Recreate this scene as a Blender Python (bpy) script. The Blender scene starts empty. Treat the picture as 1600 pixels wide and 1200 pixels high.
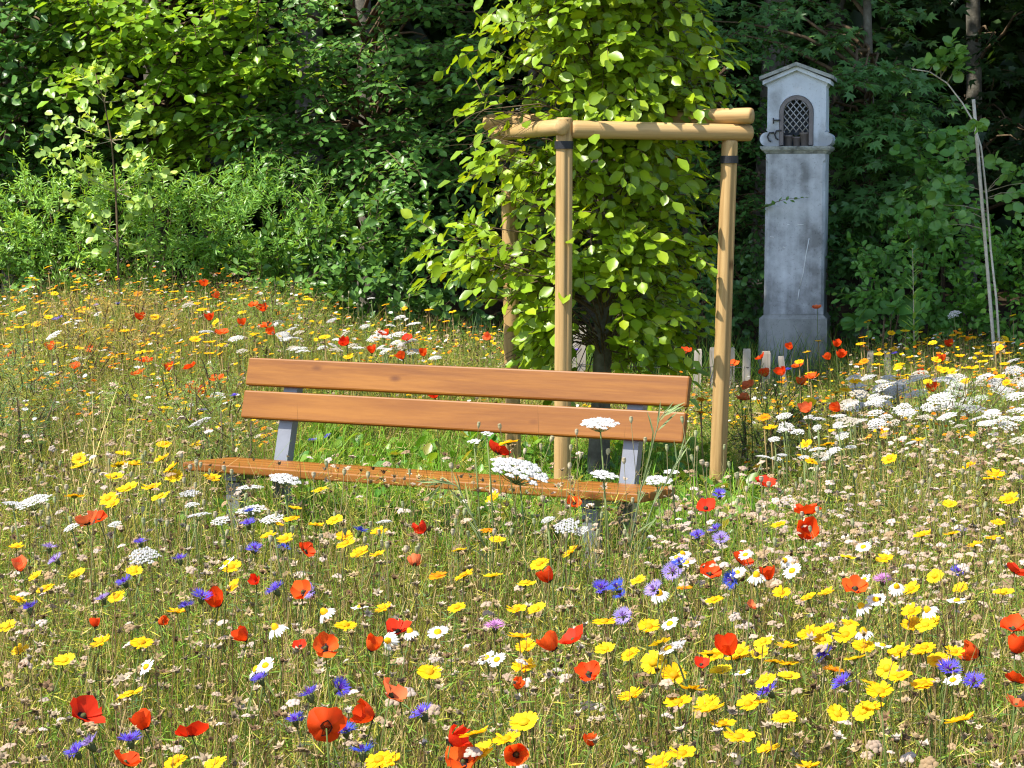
import bpy, bmesh, math
import numpy as np
from mathutils import Vector, Matrix

# ------------------------------------------------------------------ camera, sky, sun, exposure
scn = bpy.context.scene
COL = scn.collection
rng = np.random.default_rng(11)
FPX, PITCH, CAMZ = 3090.0, math.radians(5.62), 1.52          # focal length in pixels of the 1600 px wide photograph
cam_data = bpy.data.cameras.new('camera')
cam_data.sensor_width = 36.0
cam_data.lens = 36.0 * FPX / 1600.0
cam_data.clip_start = 0.05
cam_data.clip_end = 1000.0
cam = bpy.data.objects.new('camera', cam_data)
cam.location = (0, 0, CAMZ)
cam.rotation_euler = (math.pi / 2 - PITCH, 0, 0)
COL.objects.link(cam)
scn.camera = cam

SUN_EL, SUN_AZ = math.radians(57), math.radians(57)           # azimuth: degrees to the left of straight behind the camera
sun_dir = Vector((-math.sin(SUN_AZ) * math.cos(SUN_EL), -math.cos(SUN_AZ) * math.cos(SUN_EL), math.sin(SUN_EL)))
world = bpy.data.worlds.new('World')
scn.world = world
world.use_nodes = True
wn = world.node_tree
sky = wn.nodes.new('ShaderNodeTexSky')
sky.sky_type = 'NISHITA'
sky.sun_disc = False
sky.sun_elevation = SUN_EL
sky.sun_rotation = math.pi + SUN_AZ
bg = wn.nodes['Background']
bg.inputs['Strength'].default_value = 0.15
wn.links.new(sky.outputs['Color'], bg.inputs['Color'])
sun_data = bpy.data.lights.new('sun', 'SUN')
sun_data.energy = 4.6
sun_data.angle = math.radians(0.53)
sun_data.color = (1.0, 0.94, 0.84)
sun = bpy.data.objects.new('sun', sun_data)
sun.rotation_euler = (-sun_dir).to_track_quat('-Z', 'Y').to_euler()
sun.location = (-20, -20, 40)
COL.objects.link(sun)
scn.view_settings.view_transform = 'Standard'
scn.view_settings.look = 'None'
scn.view_settings.gamma = 1.0
scn.view_settings.use_curve_mapping = False
scn.view_settings.exposure = 1.12
scn.render.film_transparent = False
cy = scn.cycles
cy.max_bounces = 8
cy.diffuse_bounces = 4
cy.glossy_bounces = 2
cy.transmission_bounces = 6
cy.transparent_max_bounces = 8
cy.caustics_reflective = False
cy.caustics_refractive = False
cy.use_denoising = True
cy.use_adaptive_sampling = True
cy.adaptive_threshold = 0.01
cy.pixel_filter_type = 'BLACKMAN_HARRIS'
cy.filter_width = 1.2

# ------------------------------------------------------------------ pixels, ground
CP, SP = math.cos(PITCH), math.sin(PITCH)


def ray(px, py):
    a, b = (px - 800.0) / FPX, (600.0 - py) / FPX
    return np.array([a, CP + b * SP, -SP + b * CP])


def at(px, py, d):
    """point on the pixel's ray at ground distance d (world y)"""
    r = ray(px, py)
    p = r * (d / r[1])
    return np.array([p[0], p[1], p[2] + CAMZ])


def project(P):
    P = np.atleast_2d(P)
    x, y, z = P[:, 0], P[:, 1], P[:, 2] - CAMZ
    dep = y * CP - z * SP
    up = z * CP + y * SP
    return 800 + FPX * x / dep, 600 - FPX * up / dep, dep


def sst(a, b, t):
    t = np.clip((t - a) / (b - a), 0, 1)
    return t * t * (3 - 2 * t)


def ground(x, y):
    x = np.asarray(x, float)
    y = np.asarray(y, float)
    mound = 0.33 * sst(0.9, -2.2, x) * sst(9.2, 12.6, y) * (1 - 0.6 * sst(14.6, 17, y))
    bank = 0.10 * np.clip(y - 17.5, 0, 10) + 1.1 * np.clip(y - 27.5, 0, 11) + 0.012 * np.clip(y - 38.5, 0, 200)
    ripple = 0.018 * np.sin(x * 1.7 + 0.4) * np.cos(y * 1.3) + 0.010 * np.sin(x * 4.1 + y * 3.3)
    return mound + bank + ripple * (1 - sst(6.0, 7.0, y) * sst(9.8, 8.8, y) * 0.8)


def on_meadow(px, py, h, dmax=14.0):
    """where the pixel's ray meets the flower tops that stand h above the ground"""
    r = ray(px, py)
    lo, hi = 2.2, dmax
    f = lambda d: CAMZ + r[2] * d / r[1] - (float(ground(r[0] * d / r[1], d)) + h)
    if f(hi) > 0:
        d = hi
    else:
        for _ in range(40):
            m = 0.5 * (lo + hi)
            if f(m) > 0:
                lo = m
            else:
                hi = m
        d = 0.5 * (lo + hi)
    return np.array([r[0] * d / r[1], d, CAMZ + r[2] * d / r[1]])


# ------------------------------------------------------------------ materials
def mat_new(name):
    m = bpy.data.materials.new(name)
    m.use_nodes = True
    nt = m.node_tree
    nt.nodes.clear()
    out = nt.nodes.new('ShaderNodeOutputMaterial')
    return m, nt, out


def N(nt, typ, **kw):
    n = nt.nodes.new(typ)
    for k, v in kw.items():
        if k.startswith('_'):
            setattr(n, k[1:], v)
        else:
            n.inputs[k.replace('__', ' ')].default_value = v
    return n


def ramp(nt, fac, stops):
    r = nt.nodes.new('ShaderNodeValToRGB')
    while len(r.color_ramp.elements) < len(stops):
        r.color_ramp.elements.new(0.5)
    for e, (p, c) in zip(r.color_ramp.elements, stops):
        e.position = p
        e.color = (*c, 1) if len(c) == 3 else c
    nt.links.new(fac, r.inputs['Fac'])
    return r


def thin_material(name, trans, rough, tint=(1.15, 1.1, 0.6), spec=0.35, mottled=0.0):
    """leaf, petal or blade: reflects and lets light through; colour from the mesh's Col attribute"""
    m, nt, out = mat_new(name)
    a = N(nt, 'ShaderNodeAttribute', _attribute_name='Col')
    col = a.outputs['Color']
    if mottled:
        tc = N(nt, 'ShaderNodeTexCoord')
        nz = N(nt, 'ShaderNodeTexNoise', Scale=mottled, Detail=2.0)
        nt.links.new(tc.outputs['Object'], nz.inputs['Vector'])
        mr = N(nt, 'ShaderNodeMapRange')
        mr.inputs[3].default_value = 0.72
        mr.inputs[4].default_value = 1.28
        nt.links.new(nz.outputs['Fac'], mr.inputs[0])
        mx = N(nt, 'ShaderNodeMix', _data_type='RGBA', _blend_type='MULTIPLY')
        mx.inputs[0].default_value = 1.0
        nt.links.new(col, mx.inputs[6])
        nt.links.new(mr.outputs[0], mx.inputs[7])
        col = mx.outputs[2]
    p = N(nt, 'ShaderNodeBsdfPrincipled', Roughness=rough)
    p.inputs['Specular IOR Level'].default_value = spec
    nt.links.new(col, p.inputs['Base Color'])
    t = N(nt, 'ShaderNodeBsdfTranslucent')
    mu = N(nt, 'ShaderNodeMix', _data_type='RGBA', _blend_type='MULTIPLY')
    mu.inputs[0].default_value = 1.0
    mu.inputs[7].default_value = (*tint, 1)
    nt.links.new(col, mu.inputs[6])
    nt.links.new(mu.outputs[2], t.inputs['Color'])
    ms = N(nt, 'ShaderNodeMixShader')
    ms.inputs[0].default_value = trans
    nt.links.new(p.outputs[0], ms.inputs[1])
    nt.links.new(t.outputs[0], ms.inputs[2])
    nt.links.new(ms.outputs[0], out.inputs['Surface'])
    return m


M = {}
M['leaf'] = thin_material('leaf', 0.42, 0.36, (1.5, 1.25, 0.45), 0.45)
M['petal'] = thin_material('petal', 0.40, 0.65, (1.1, 1.0, 0.9), 0.2)
M['blade'] = thin_material('blade', 0.30, 0.6, (1.2, 1.1, 0.6), 0.25)
M['dry'] = thin_material('dry', 0.15, 0.8, (1.0, 0.95, 0.8), 0.15)


def wood_material(name, c_dark, c_mid, c_light, axis, stretch, rough, coat=0.0, knot=0.35, fine=60.0):
    m, nt, out = mat_new(name)
    tc = N(nt, 'ShaderNodeTexCoord')
    oi = N(nt, 'ShaderNodeObjectInfo')
    add = N(nt, 'ShaderNodeVectorMath', _operation='ADD')
    sc = N(nt, 'ShaderNodeVectorMath', _operation='SCALE')
    sc.inputs['Scale'].default_value = 37.0
    cmb = N(nt, 'ShaderNodeCombineXYZ')
    for i in range(3):
        nt.links.new(oi.outputs['Random'], cmb.inputs[i])
    nt.links.new(cmb.outputs[0], sc.inputs[0])
    nt.links.new(tc.outputs['Object'], add.inputs[0])
    nt.links.new(sc.outputs[0], add.inputs[1])
    mp = N(nt, 'ShaderNodeMapping')
    s = [1.0, 1.0, 1.0]
    s[axis] = stretch
    mp.inputs['Scale'].default_value = s
    nt.links.new(add.outputs[0], mp.inputs['Vector'])
    n1 = N(nt, 'ShaderNodeTexNoise', Scale=9.0, Detail=4.0, Roughness=0.6, Distortion=1.2)
    n2 = N(nt, 'ShaderNodeTexNoise', Scale=fine, Detail=3.0, Roughness=0.7)
    nt.links.new(mp.outputs[0], n1.inputs['Vector'])
    nt.links.new(mp.outputs[0], n2.inputs['Vector'])
    mx = N(nt, 'ShaderNodeMath', _operation='MULTIPLY_ADD')
    mx.inputs[1].default_value = 0.35
    nt.links.new(n2.outputs['Fac'], mx.inputs[0])
    sub = N(nt, 'ShaderNodeMath', _operation='MULTIPLY')
    sub.inputs[1].default_value = 0.75
    nt.links.new(n1.outputs['Fac'], sub.inputs[0])
    nt.links.new(sub.outputs[0], mx.inputs[2])
    r = ramp(nt, mx.outputs[0], [(0.30, c_dark), (0.50, c_mid), (0.72, c_light)])
    # knots: rare dark spots
    vo = N(nt, 'ShaderNodeTexVoronoi', Scale=3.2, _distance='EUCLIDEAN')
    mp2 = N(nt, 'ShaderNodeMapping')
    s2 = [2.2, 2.2, 2.2]
    s2[axis] = 1.0
    mp2.inputs['Scale'].default_value = s2
    nt.links.new(add.outputs[0], mp2.inputs['Vector'])
    nt.links.new(mp2.outputs[0], vo.inputs['Vector'])
    kr = ramp(nt, vo.outputs['Distance'], [(0.035, (knot, knot * 0.8, knot * 0.6)), (0.11, (1, 1, 1))])
    mk = N(nt, 'ShaderNodeMix', _data_type='RGBA', _blend_type='MULTIPLY')
    mk.inputs[0].default_value = 1.0
    nt.links.new(r.outputs['Color'], mk.inputs[6])
    nt.links.new(kr.outputs['Color'], mk.inputs[7])
    p = N(nt, 'ShaderNodeBsdfPrincipled', Roughness=rough)
    p.inputs['Specular IOR Level'].default_value = 0.3
    p.inputs['Coat Weight'].default_value = coat
    p.inputs['Coat Roughness'].default_value = 0.3
    nt.links.new(mk.outputs[2], p.inputs['Base Color'])
    bp = N(nt, 'ShaderNodeBump', Strength=0.12, Distance=0.004)
    nt.links.new(n2.outputs['Fac'], bp.inputs['Height'])
    nt.links.new(bp.outputs[0], p.inputs['Normal'])
    nt.links.new(p.outputs[0], out.inputs['Surface'])
    return m


M['bench_wood'] = wood_material('bench_wood', (0.115, 0.034, 0.004), (0.185, 0.064, 0.0065), (0.26, 0.102, 0.012), 0, 0.07, 0.5, 0.05, 0.5, 70)
M['stake_wood'] = wood_material('stake_wood', (0.15, 0.080, 0.026), (0.36, 0.222, 0.085), (0.50, 0.335, 0.145), 2, 0.05, 0.7, 0.0, 0.35, 80)
M['grey_wood'] = wood_material('grey_wood', (0.17, 0.14, 0.11), (0.30, 0.26, 0.21), (0.44, 0.39, 0.33), 2, 0.06, 0.85, 0.0, 0.5, 60)


def noise_material(name, stops, scale, detail=5.0, rough=0.8, bump=0.3, bscale=None, metallic=0.0, dist=0.01, spec=0.3):
    m, nt, out = mat_new(name)
    tc = N(nt, 'ShaderNodeTexCoord')
    n1 = N(nt, 'ShaderNodeTexNoise', Scale=scale, Detail=detail, Roughness=0.62)
    nt.links.new(tc.outputs['Object'], n1.inputs['Vector'])
    r = ramp(nt, n1.outputs['Fac'], stops)
    p = N(nt, 'ShaderNodeBsdfPrincipled', Roughness=rough, Metallic=metallic)
    p.inputs['Specular IOR Level'].default_value = spec
    nt.links.new(r.outputs['Color'], p.inputs['Base Color'])
    n2 = N(nt, 'ShaderNodeTexNoise', Scale=bscale or scale * 6, Detail=4.0)
    nt.links.new(tc.outputs['Object'], n2.inputs['Vector'])
    bp = N(nt, 'ShaderNodeBump', Strength=bump, Distance=dist)
    nt.links.new(n2.outputs['Fac'], bp.inputs['Height'])
    nt.links.new(bp.outputs[0], p.inputs['Normal'])
    nt.links.new(p.outputs[0], out.inputs['Surface'])
    return m


M['steel'] = noise_material('powder_coated_steel', [(0.3, (0.15, 0.158, 0.18)), (0.7, (0.185, 0.195, 0.22))], 12, 3, 0.42, 0.05, 300, 0.15, 0.001, 0.5)
M['bark'] = noise_material('bark', [(0.3, (0.055, 0.048, 0.036)), (0.55, (0.12, 0.11, 0.085)), (0.75, (0.21, 0.20, 0.17))], 14, 6, 0.85, 0.6, 50, 0, 0.008)
M['twig'] = noise_material('twig_bark', [(0.3, (0.07, 0.045, 0.025)), (0.7, (0.16, 0.11, 0.06))], 30, 3, 0.8, 0.2, 90)
M['pale_stem'] = noise_material('pale_stem', [(0.3, (0.24, 0.20, 0.13)), (0.7, (0.40, 0.35, 0.25))], 20, 3, 0.75, 0.2, 80)
M['rubber'] = noise_material('black_strap', [(0.3, (0.012, 0.012, 0.014)), (0.7, (0.022, 0.022, 0.025))], 30, 2, 0.5, 0.1, 200)
M['iron'] = noise_material('dark_iron', [(0.3, (0.035, 0.036, 0.042)), (0.7, (0.07, 0.07, 0.075))], 30, 3, 0.55, 0.2, 200, 0.4)
M['door_metal'] = noise_material('grey_brown_metal', [(0.3, (0.135, 0.118, 0.118)), (0.7, (0.19, 0.168, 0.165))], 14, 4, 0.55, 0.1, 150, 0.2)
M['lattice_metal'] = noise_material('zinc_wire', [(0.3, (0.34, 0.34, 0.35)), (0.7, (0.46, 0.46, 0.47))], 20, 3, 0.5, 0.1, 150, 0.3)
M['clay'] = noise_material('grey_clay', [(0.3, (0.17, 0.145, 0.14)), (0.7, (0.26, 0.225, 0.215))], 20, 4, 0.8, 0.2, 100)
M['roof_stone'] = noise_material('lichened_stone', [(0.30, (0.10, 0.105, 0.095)), (0.50, (0.30, 0.31, 0.29)), (0.68, (0.42, 0.43, 0.40))], 16, 8, 0.9, 0.7, 60, 0, 0.01)
M['chip'] = noise_material('bare_limewash', [(0.3, (0.72, 0.73, 0.74)), (0.7, (0.80, 0.80, 0.80))], 20, 2, 0.9, 0.1)
M['cane'] = noise_material('weathered_cane', [(0.3, (0.42, 0.36, 0.28)), (0.7, (0.62, 0.56, 0.47))], 25, 3, 0.8, 0.2, 90)
M['niche'] = noise_material('niche_plaster', [(0.3, (0.10, 0.11, 0.13)), (0.7, (0.16, 0.17, 0.19))], 8, 3, 0.9, 0.1)


def stone_material(name, pale, mid, dark, low_dark, zlow, zhigh):
    """limewashed stone with rain streaks, grey patches that come with age and specks"""
    m, nt, out = mat_new(name)
    tc = N(nt, 'ShaderNodeTexCoord')
    n1 = N(nt, 'ShaderNodeTexNoise', Scale=3.0, Detail=6.0, Roughness=0.6)
    nt.links.new(tc.outputs['Object'], n1.inputs['Vector'])
    mp = N(nt, 'ShaderNodeMapping')
    mp.inputs['Scale'].default_value = (9.0, 9.0, 0.55)
    nt.links.new(tc.outputs['Object'], mp.inputs['Vector'])
    n2 = N(nt, 'ShaderNodeTexNoise', Scale=1.0, Detail=4.0)
    nt.links.new(mp.outputs[0], n2.inputs['Vector'])
    sep = N(nt, 'ShaderNodeSeparateXYZ')
    nt.links.new(tc.outputs['Object'], sep.inputs[0])
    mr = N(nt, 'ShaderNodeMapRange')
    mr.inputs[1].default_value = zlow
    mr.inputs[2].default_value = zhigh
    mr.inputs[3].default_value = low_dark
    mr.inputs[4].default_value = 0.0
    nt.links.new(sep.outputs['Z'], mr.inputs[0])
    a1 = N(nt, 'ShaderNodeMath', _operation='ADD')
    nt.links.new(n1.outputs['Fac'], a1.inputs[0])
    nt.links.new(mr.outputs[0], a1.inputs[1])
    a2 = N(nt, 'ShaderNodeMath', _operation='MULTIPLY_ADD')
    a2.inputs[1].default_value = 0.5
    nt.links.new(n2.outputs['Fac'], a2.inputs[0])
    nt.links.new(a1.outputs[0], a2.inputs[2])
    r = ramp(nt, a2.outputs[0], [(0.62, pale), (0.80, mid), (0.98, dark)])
    n3 = N(nt, 'ShaderNodeTexNoise', Scale=55.0, Detail=5.0, Roughness=0.75)
    nt.links.new(tc.outputs['Object'], n3.inputs['Vector'])
    sp = ramp(nt, n3.outputs['Fac'], [(0.33, (0.55, 0.55, 0.53)), (0.43, (1, 1, 1)), (0.66, (1, 1, 1)), (0.74, (1.3, 1.3, 1.27))])
    mk = N(nt, 'ShaderNodeMix', _data_type='RGBA', _blend_type='MULTIPLY')
    mk.inputs[0].default_value = 0.8
    nt.links.new(r.outputs['Color'], mk.inputs[6])
    nt.links.new(sp.outputs['Color'], mk.inputs[7])
    p = N(nt, 'ShaderNodeBsdfPrincipled', Roughness=0.88)
    p.inputs['Specular IOR Level'].default_value = 0.2
    nt.links.new(mk.outputs[2], p.inputs['Base Color'])
    bp = N(nt, 'ShaderNodeBump', Strength=0.25, Distance=0.006)
    nt.links.new(n3.outputs['Fac'], bp.inputs['Height'])
    nt.links.new(bp.outputs[0], p.inputs['Normal'])
    nt.links.new(p.outputs[0], out.inputs['Surface'])
    return m


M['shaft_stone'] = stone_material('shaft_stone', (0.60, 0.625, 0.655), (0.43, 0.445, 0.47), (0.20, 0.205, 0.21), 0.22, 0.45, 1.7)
M['head_stone'] = stone_material('head_stone', (0.63, 0.675, 0.74), (0.55, 0.59, 0.65), (0.33, 0.345, 0.365), 0.25, 1.80, 1.95)
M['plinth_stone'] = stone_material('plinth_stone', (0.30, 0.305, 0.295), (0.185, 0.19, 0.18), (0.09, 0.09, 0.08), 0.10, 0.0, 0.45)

# ground: soil under the meadow, leaf litter under the trees
m, nt, out = mat_new('soil')
tc = N(nt, 'ShaderNodeTexCoord')
n1 = N(nt, 'ShaderNodeTexNoise', Scale=2.5, Detail=8.0, Roughness=0.7)
nt.links.new(tc.outputs['Object'], n1.inputs['Vector'])
r1 = ramp(nt, n1.outputs['Fac'], [(0.30, (0.030, 0.045, 0.010)), (0.50, (0.075, 0.085, 0.022)), (0.68, (0.14, 0.115, 0.05))])
n2 = N(nt, 'ShaderNodeTexNoise', Scale=6.0, Detail=8.0, Roughness=0.7)
nt.links.new(tc.outputs['Object'], n2.inputs['Vector'])
r2 = ramp(nt, n2.outputs['Fac'], [(0.30, (0.018, 0.013, 0.008)), (0.52, (0.05, 0.035, 0.02)), (0.72, (0.09, 0.06, 0.03))])
sep = N(nt, 'ShaderNodeSeparateXYZ')
nt.links.new(tc.outputs['Object'], sep.inputs[0])
mr = N(nt, 'ShaderNodeMapRange')
mr.inputs[1].default_value = 14.6
mr.inputs[2].default_value = 15.6
nt.links.new(sep.outputs['Y'], mr.inputs[0])
mx = N(nt, 'ShaderNodeMix', _data_type='RGBA')
nt.links.new(mr.outputs[0], mx.inputs[0])
nt.links.new(r1.outputs['Color'], mx.inputs[6])
nt.links.new(r2.outputs['Color'], mx.inputs[7])
p = N(nt, 'ShaderNodeBsdfPrincipled', Roughness=0.95)
p.inputs['Specular IOR Level'].default_value = 0.1
nt.links.new(mx.outputs[2], p.inputs['Base Color'])
bp = N(nt, 'ShaderNodeBump', Strength=0.8, Distance=0.03)
n3 = N(nt, 'ShaderNodeTexNoise', Scale=40.0, Detail=6.0)
nt.links.new(tc.outputs['Object'], n3.inputs['Vector'])
nt.links.new(n3.outputs['Fac'], bp.inputs['Height'])
nt.links.new(bp.outputs[0], p.inputs['Normal'])
nt.links.new(p.outputs[0], out.inputs['Surface'])
M['soil'] = m


# ------------------------------------------------------------------ mesh helpers
class Geo:
    """vertices, faces and a colour for each vertex"""

    def __init__(self):
        self.V, self.F, self.C, self.n = [], [], [], 0

    def add(self, V, F, C):
        V = np.asarray(V, float).reshape(-1, 3)
        C = np.asarray(C, float)
        if C.ndim == 1:
            C = np.tile(C[:3], (len(V), 1))
        self.V.append(V)
        self.C.append(C)
        if isinstance(F, np.ndarray):
            self.F.append(F + self.n)
        else:
            by = {}
            for f in F:
                by.setdefault(len(f), []).append(f)
            for k, fs in by.items():
                self.F.append(np.array(fs, int) + self.n)
        self.n += len(V)
        return self

    def join(self, g, mat=None):
        V, F, C = g.arrays()
        if mat is not None:
            mm = np.array(mat)
            V = V @ mm[:3, :3].T + mm[:3, 3]
        base = self.n
        self.V.append(V)
        self.C.append(C)
        for f in F:
            self.F.append(f + base)
        self.n += len(V)
        return self

    def arrays(self):
        V = np.concatenate(self.V) if self.V else np.zeros((0, 3))
        C = np.concatenate(self.C) if self.C else np.zeros((0, 3))
        by = {}
        for f in self.F:
            by.setdefault(f.shape[1], []).append(f)
        return V, [np.concatenate(v) for v in by.values()], C

    def tris(self):
        V, F, C = self.arrays()
        T = []
        for f in F:
            for i in range(1, f.shape[1] - 1):
                T.append(f[:, [0, i, i + 1]])
        return V, np.concatenate(T), C

    def mesh(self, name, mat=None, smooth=None):
        V, F, C = self.arrays()
        me = bpy.data.meshes.new(name)
        me.vertices.add(len(V))
        me.vertices.foreach_set('co', V.astype(np.float32).ravel())
        nl = sum(f.size for f in F)
        nf = sum(len(f) for f in F)
        me.loops.add(nl)
        me.polygons.add(nf)
        me.loops.foreach_set('vertex_index', np.concatenate([f.ravel() for f in F]).astype(np.int32))
        tot = np.concatenate([np.full(len(f), f.shape[1]) for f in F])
        start = np.concatenate([[0], np.cumsum(tot)[:-1]])
        me.polygons.foreach_set('loop_start', start.astype(np.int32))
        me.polygons.foreach_set('loop_total', tot.astype(np.int32))
        me.update(calc_edges=True)
        if smooth is not None:
            me.polygons.foreach_set('use_smooth', np.full(nf, bool(smooth)))
        a = me.color_attributes.new('Col', 'FLOAT_COLOR', 'POINT')
        a.data.foreach_set('color', np.concatenate([C, np.ones((len(C), 1))], 1).astype(np.float32).ravel())
        if mat:
            me.materials.append(M[mat] if isinstance(mat, str) else mat)
        return me


def link(name, me, parent=None, matrix=None):
    o = bpy.data.objects.new(name, me)
    COL.objects.link(o)
    if parent is not None:
        o.parent = parent
    if matrix is not None:
        o.matrix_local = matrix
    return o


def thing(name, label, cat, loc=(0, 0, 0), rz=0.0, group=None):
    o = bpy.data.objects.new(name, None)
    COL.objects.link(o)
    o.location = loc
    o.rotation_euler = (0, 0, rz)
    o.empty_display_size = 0.1
    return tag(o, label, cat, group)


def tag(o, label=None, cat=None, group=None, kind=None):
    if label:
        o['label'] = label
    if cat:
        o['category'] = cat
    if group:
        o['group'] = group
    if kind:
        o['kind'] = kind
    return o


def tube(path, radii, sides=6, col=(0.3, 0.25, 0.15), cap=True):
    path = np.asarray(path, float)
    n = len(path)
    radii = np.broadcast_to(np.asarray(radii, float), (n,))
    T = np.gradient(path, axis=0)
    T /= np.linalg.norm(T, axis=1, keepdims=True) + 1e-9
    ref = np.array([1.0, 0.0, 0.0]) if abs(T[0][0]) < 0.8 else np.array([0, 1.0, 0])
    g = Geo()
    V = []
    for i in range(n):
        a = np.cross(T[i], ref)
        a /= np.linalg.norm(a) + 1e-9
        b = np.cross(T[i], a)
        an = np.arange(sides) * 2 * math.pi / sides
        V.append(path[i] + radii[i] * (np.cos(an)[:, None] * a + np.sin(an)[:, None] * b))
    V = np.concatenate(V)
    F = []
    for i in range(n - 1):
        for j in range(sides):
            k = (j + 1) % sides
            F.append((i * sides + j, i * sides + k, (i + 1) * sides + k, (i + 1) * sides + j))
    if cap:
        F.append(tuple(range(sides))[::-1])
        F.append(tuple((n - 1) * sides + j for j in range(sides)))
    g.add(V, F, col)
    return g


def box_mesh(name, size, mat, bevel=0.004, center=(0, 0, 0), segs=2):
    bm = bmesh.new()
    bmesh.ops.create_cube(bm, size=1.0)
    bmesh.ops.scale(bm, vec=size, verts=bm.verts)
    if bevel:
        bmesh.ops.bevel(bm, geom=list(bm.edges), offset=bevel, segments=segs, profile=0.5, affect='EDGES')
    bmesh.ops.translate(bm, vec=center, verts=bm.verts)
    me = bpy.data.meshes.new(name)
    bm.to_mesh(me)
    bm.free()
    me.materials.append(M[mat])
    return me


def frames(D, Nn):
    """orthonormal frames (N,3,3): columns x, y = D, z about Nn"""
    D = D / (np.linalg.norm(D, axis=1, keepdims=True) + 1e-9)
    X = np.cross(D, Nn)
    X /= np.linalg.norm(X, axis=1, keepdims=True) + 1e-9
    Z = np.cross(X, D)
    return np.stack([X, D, Z], axis=2)


def scatter(proto, P, R, S, tint):
    """copies of a triangle prototype at P with frames R, sizes S, colours multiplied by tint -> Geo"""
    V, T, C = proto
    n, k = len(P), len(V)
    W = np.einsum('nij,kj->nki', R, V) * np.asarray(S).reshape(n, 1, -1) + P[:, None, :]
    F = (T[None] + (np.arange(n) * k)[:, None, None]).reshape(-1, 3)
    CC = np.clip(C[None] * tint[:, None, :], 0, 1).reshape(-1, 3)
    g = Geo()
    g.add(W.reshape(-1, 3), F, CC)
    return g


def unit(v):
    v = np.asarray(v, float)
    return v / (np.linalg.norm(v, axis=-1, keepdims=True) + 1e-9)


# ------------------------------------------------------------------ leaves
def leaf_proto(kind):
    """a leaf of length 1 from the origin along +y, upper side +z, colours near 1"""
    g = Geo()
    if kind in ('needle', 'ovate', 'broad', 'round', 'lance', 'ovate_low'):
        prof = {'ovate': [(0.12, .14), (0.34, .29), (0.62, .26), (0.84, .12)],
                'broad': [(0.10, .17), (0.34, .345), (0.62, .315), (0.85, .15)],
                'round': [(0.12, .26), (0.36, .45), (0.66, .44), (0.90, .22)],
                'lance': [(0.25, .10), (0.60, .085)],
                'needle': [(0.25, .036), (0.62, .032)],
                'ovate_low': [(0.35, .32), (0.70, .25)]}[kind]
        mid = [(0, 0, 0)] + [(0, y, -0.045 * math.sin(y * 3.0) - 0.10 * y * y) for y, w in prof] + [(0, 1.0, -0.13)]
        V = list(mid)
        nm = len(mid)
        for s in (-1, 1):
            for k, (y, w) in enumerate(prof):
                V.append((s * w, y + 0.05, mid[k + 1][2] + 0.30 * w + 0.02 * ((k % 2) * 2 - 1)))
        F = []
        m = len(prof)
        for si in (0, 1):
            o = nm + si * m
            q = [(0, o, 1)]
            for k in range(m - 1):
                q += [(k + 1, o + k, o + k + 1), (k + 1, o + k + 1, k + 2)]
            q += [(m, o + m - 1, m + 1)]
            if si == 0:
                q = [(a, c, b) for a, b, c in q]
            F += [(a, c, b) for a, b, c in q]
        C = np.ones((len(V), 3))
        C[:nm] *= 1.12
        g.add(V, np.array(F), C)
    elif kind == 'maple':
        an = [-128, -100, -68, -46, -22, 0, 22, 46, 68, 100, 128]
        rd = [0.34, 0.60, 0.36, 0.78, 0.42, 1.0, 0.42, 0.78, 0.36, 0.60, 0.34]
        V = [(0, 0.12, 0.0)]
        for a, r in zip(an, rd):
            x, y = r * math.sin(math.radians(a)) * 0.72, 0.25 + r * math.cos(math.radians(a)) * 0.72
            V.append((x, y, -0.10 * r * r + (0.03 if r < 0.5 else -0.03)))
        F = [(0, i + 1, i) for i in range(1, len(an))]
        g.add(V, np.array(F), np.ones(3))
    V, T, C = g.tris()
    return V, T, C


PROTO = {k: leaf_proto(k) for k in ('ovate', 'broad', 'round', 'lance', 'needle', 'ovate_low', 'maple')}


class Leaves:
    def __init__(self):
        self.P, self.D, self.Nn, self.S = [], [], [], []

    def add(self, P, D, Nn, S):
        self.P.append(np.atleast_2d(P))
        self.D.append(np.atleast_2d(D))
        self.Nn.append(np.atleast_2d(Nn))
        self.S.append(np.atleast_1d(S))

    def spray(self, o, d, length, n, size, spread=1.0, jitter=0.25, normal=(0, 0, 1), curve=0.25):
        """a flat twig with leaves to both sides, drooping towards its tip"""
        o, d = np.asarray(o, float), unit(d)
        nrm = unit(np.asarray(normal, float) + rng.normal(0, 0.18, 3))
        side = unit(np.cross(d, nrm))
        t = np.linspace(0.12, 1.0, n)
        P = o + d * (t * length)[:, None]
        P[:, 2] -= curve * length * t ** 2
        s = np.where(np.arange(n) % 2 == 0, 1.0, -1.0)
        tan = d[None] * np.ones((n, 1))
        tan[:, 2] -= 2 * curve * t
        D = unit(tan) * 0.55 + side * (s * spread)[:, None] + rng.normal(0, jitter, (n, 3))
        D[-1] = tan[-1]
        NN = nrm + rng.normal(0, jitter * 1.3, (n, 3))
        self.add(P, D, NN, size * rng.uniform(0.65, 1.15, n))
        return np.array([o + d * (k * length) - np.array([0, 0, curve * length * k * k]) for k in (0, 0.35, 0.7, 1.0)])

    def keep(self, mask):
        P, D, Nn, S = self.cat()
        self.P, self.D, self.Nn, self.S = [P[mask]], [D[mask]], [Nn[mask]], [S[mask]]

    def cat(self):
        return np.concatenate(self.P), np.concatenate(self.D), np.concatenate(self.Nn), np.concatenate(self.S)


def leaf_tints(n, base, var=0.28, yellow=0.15):
    b = np.asarray(base) * rng.uniform(1 - var, 1 + var, (n, 1))
    y = (rng.random((n, 1)) < yellow) * rng.uniform(0.2, 1.0, (n, 1))
    return b * (1 + y * np.array([[0.75, 0.35, 0.0]]))


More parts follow.
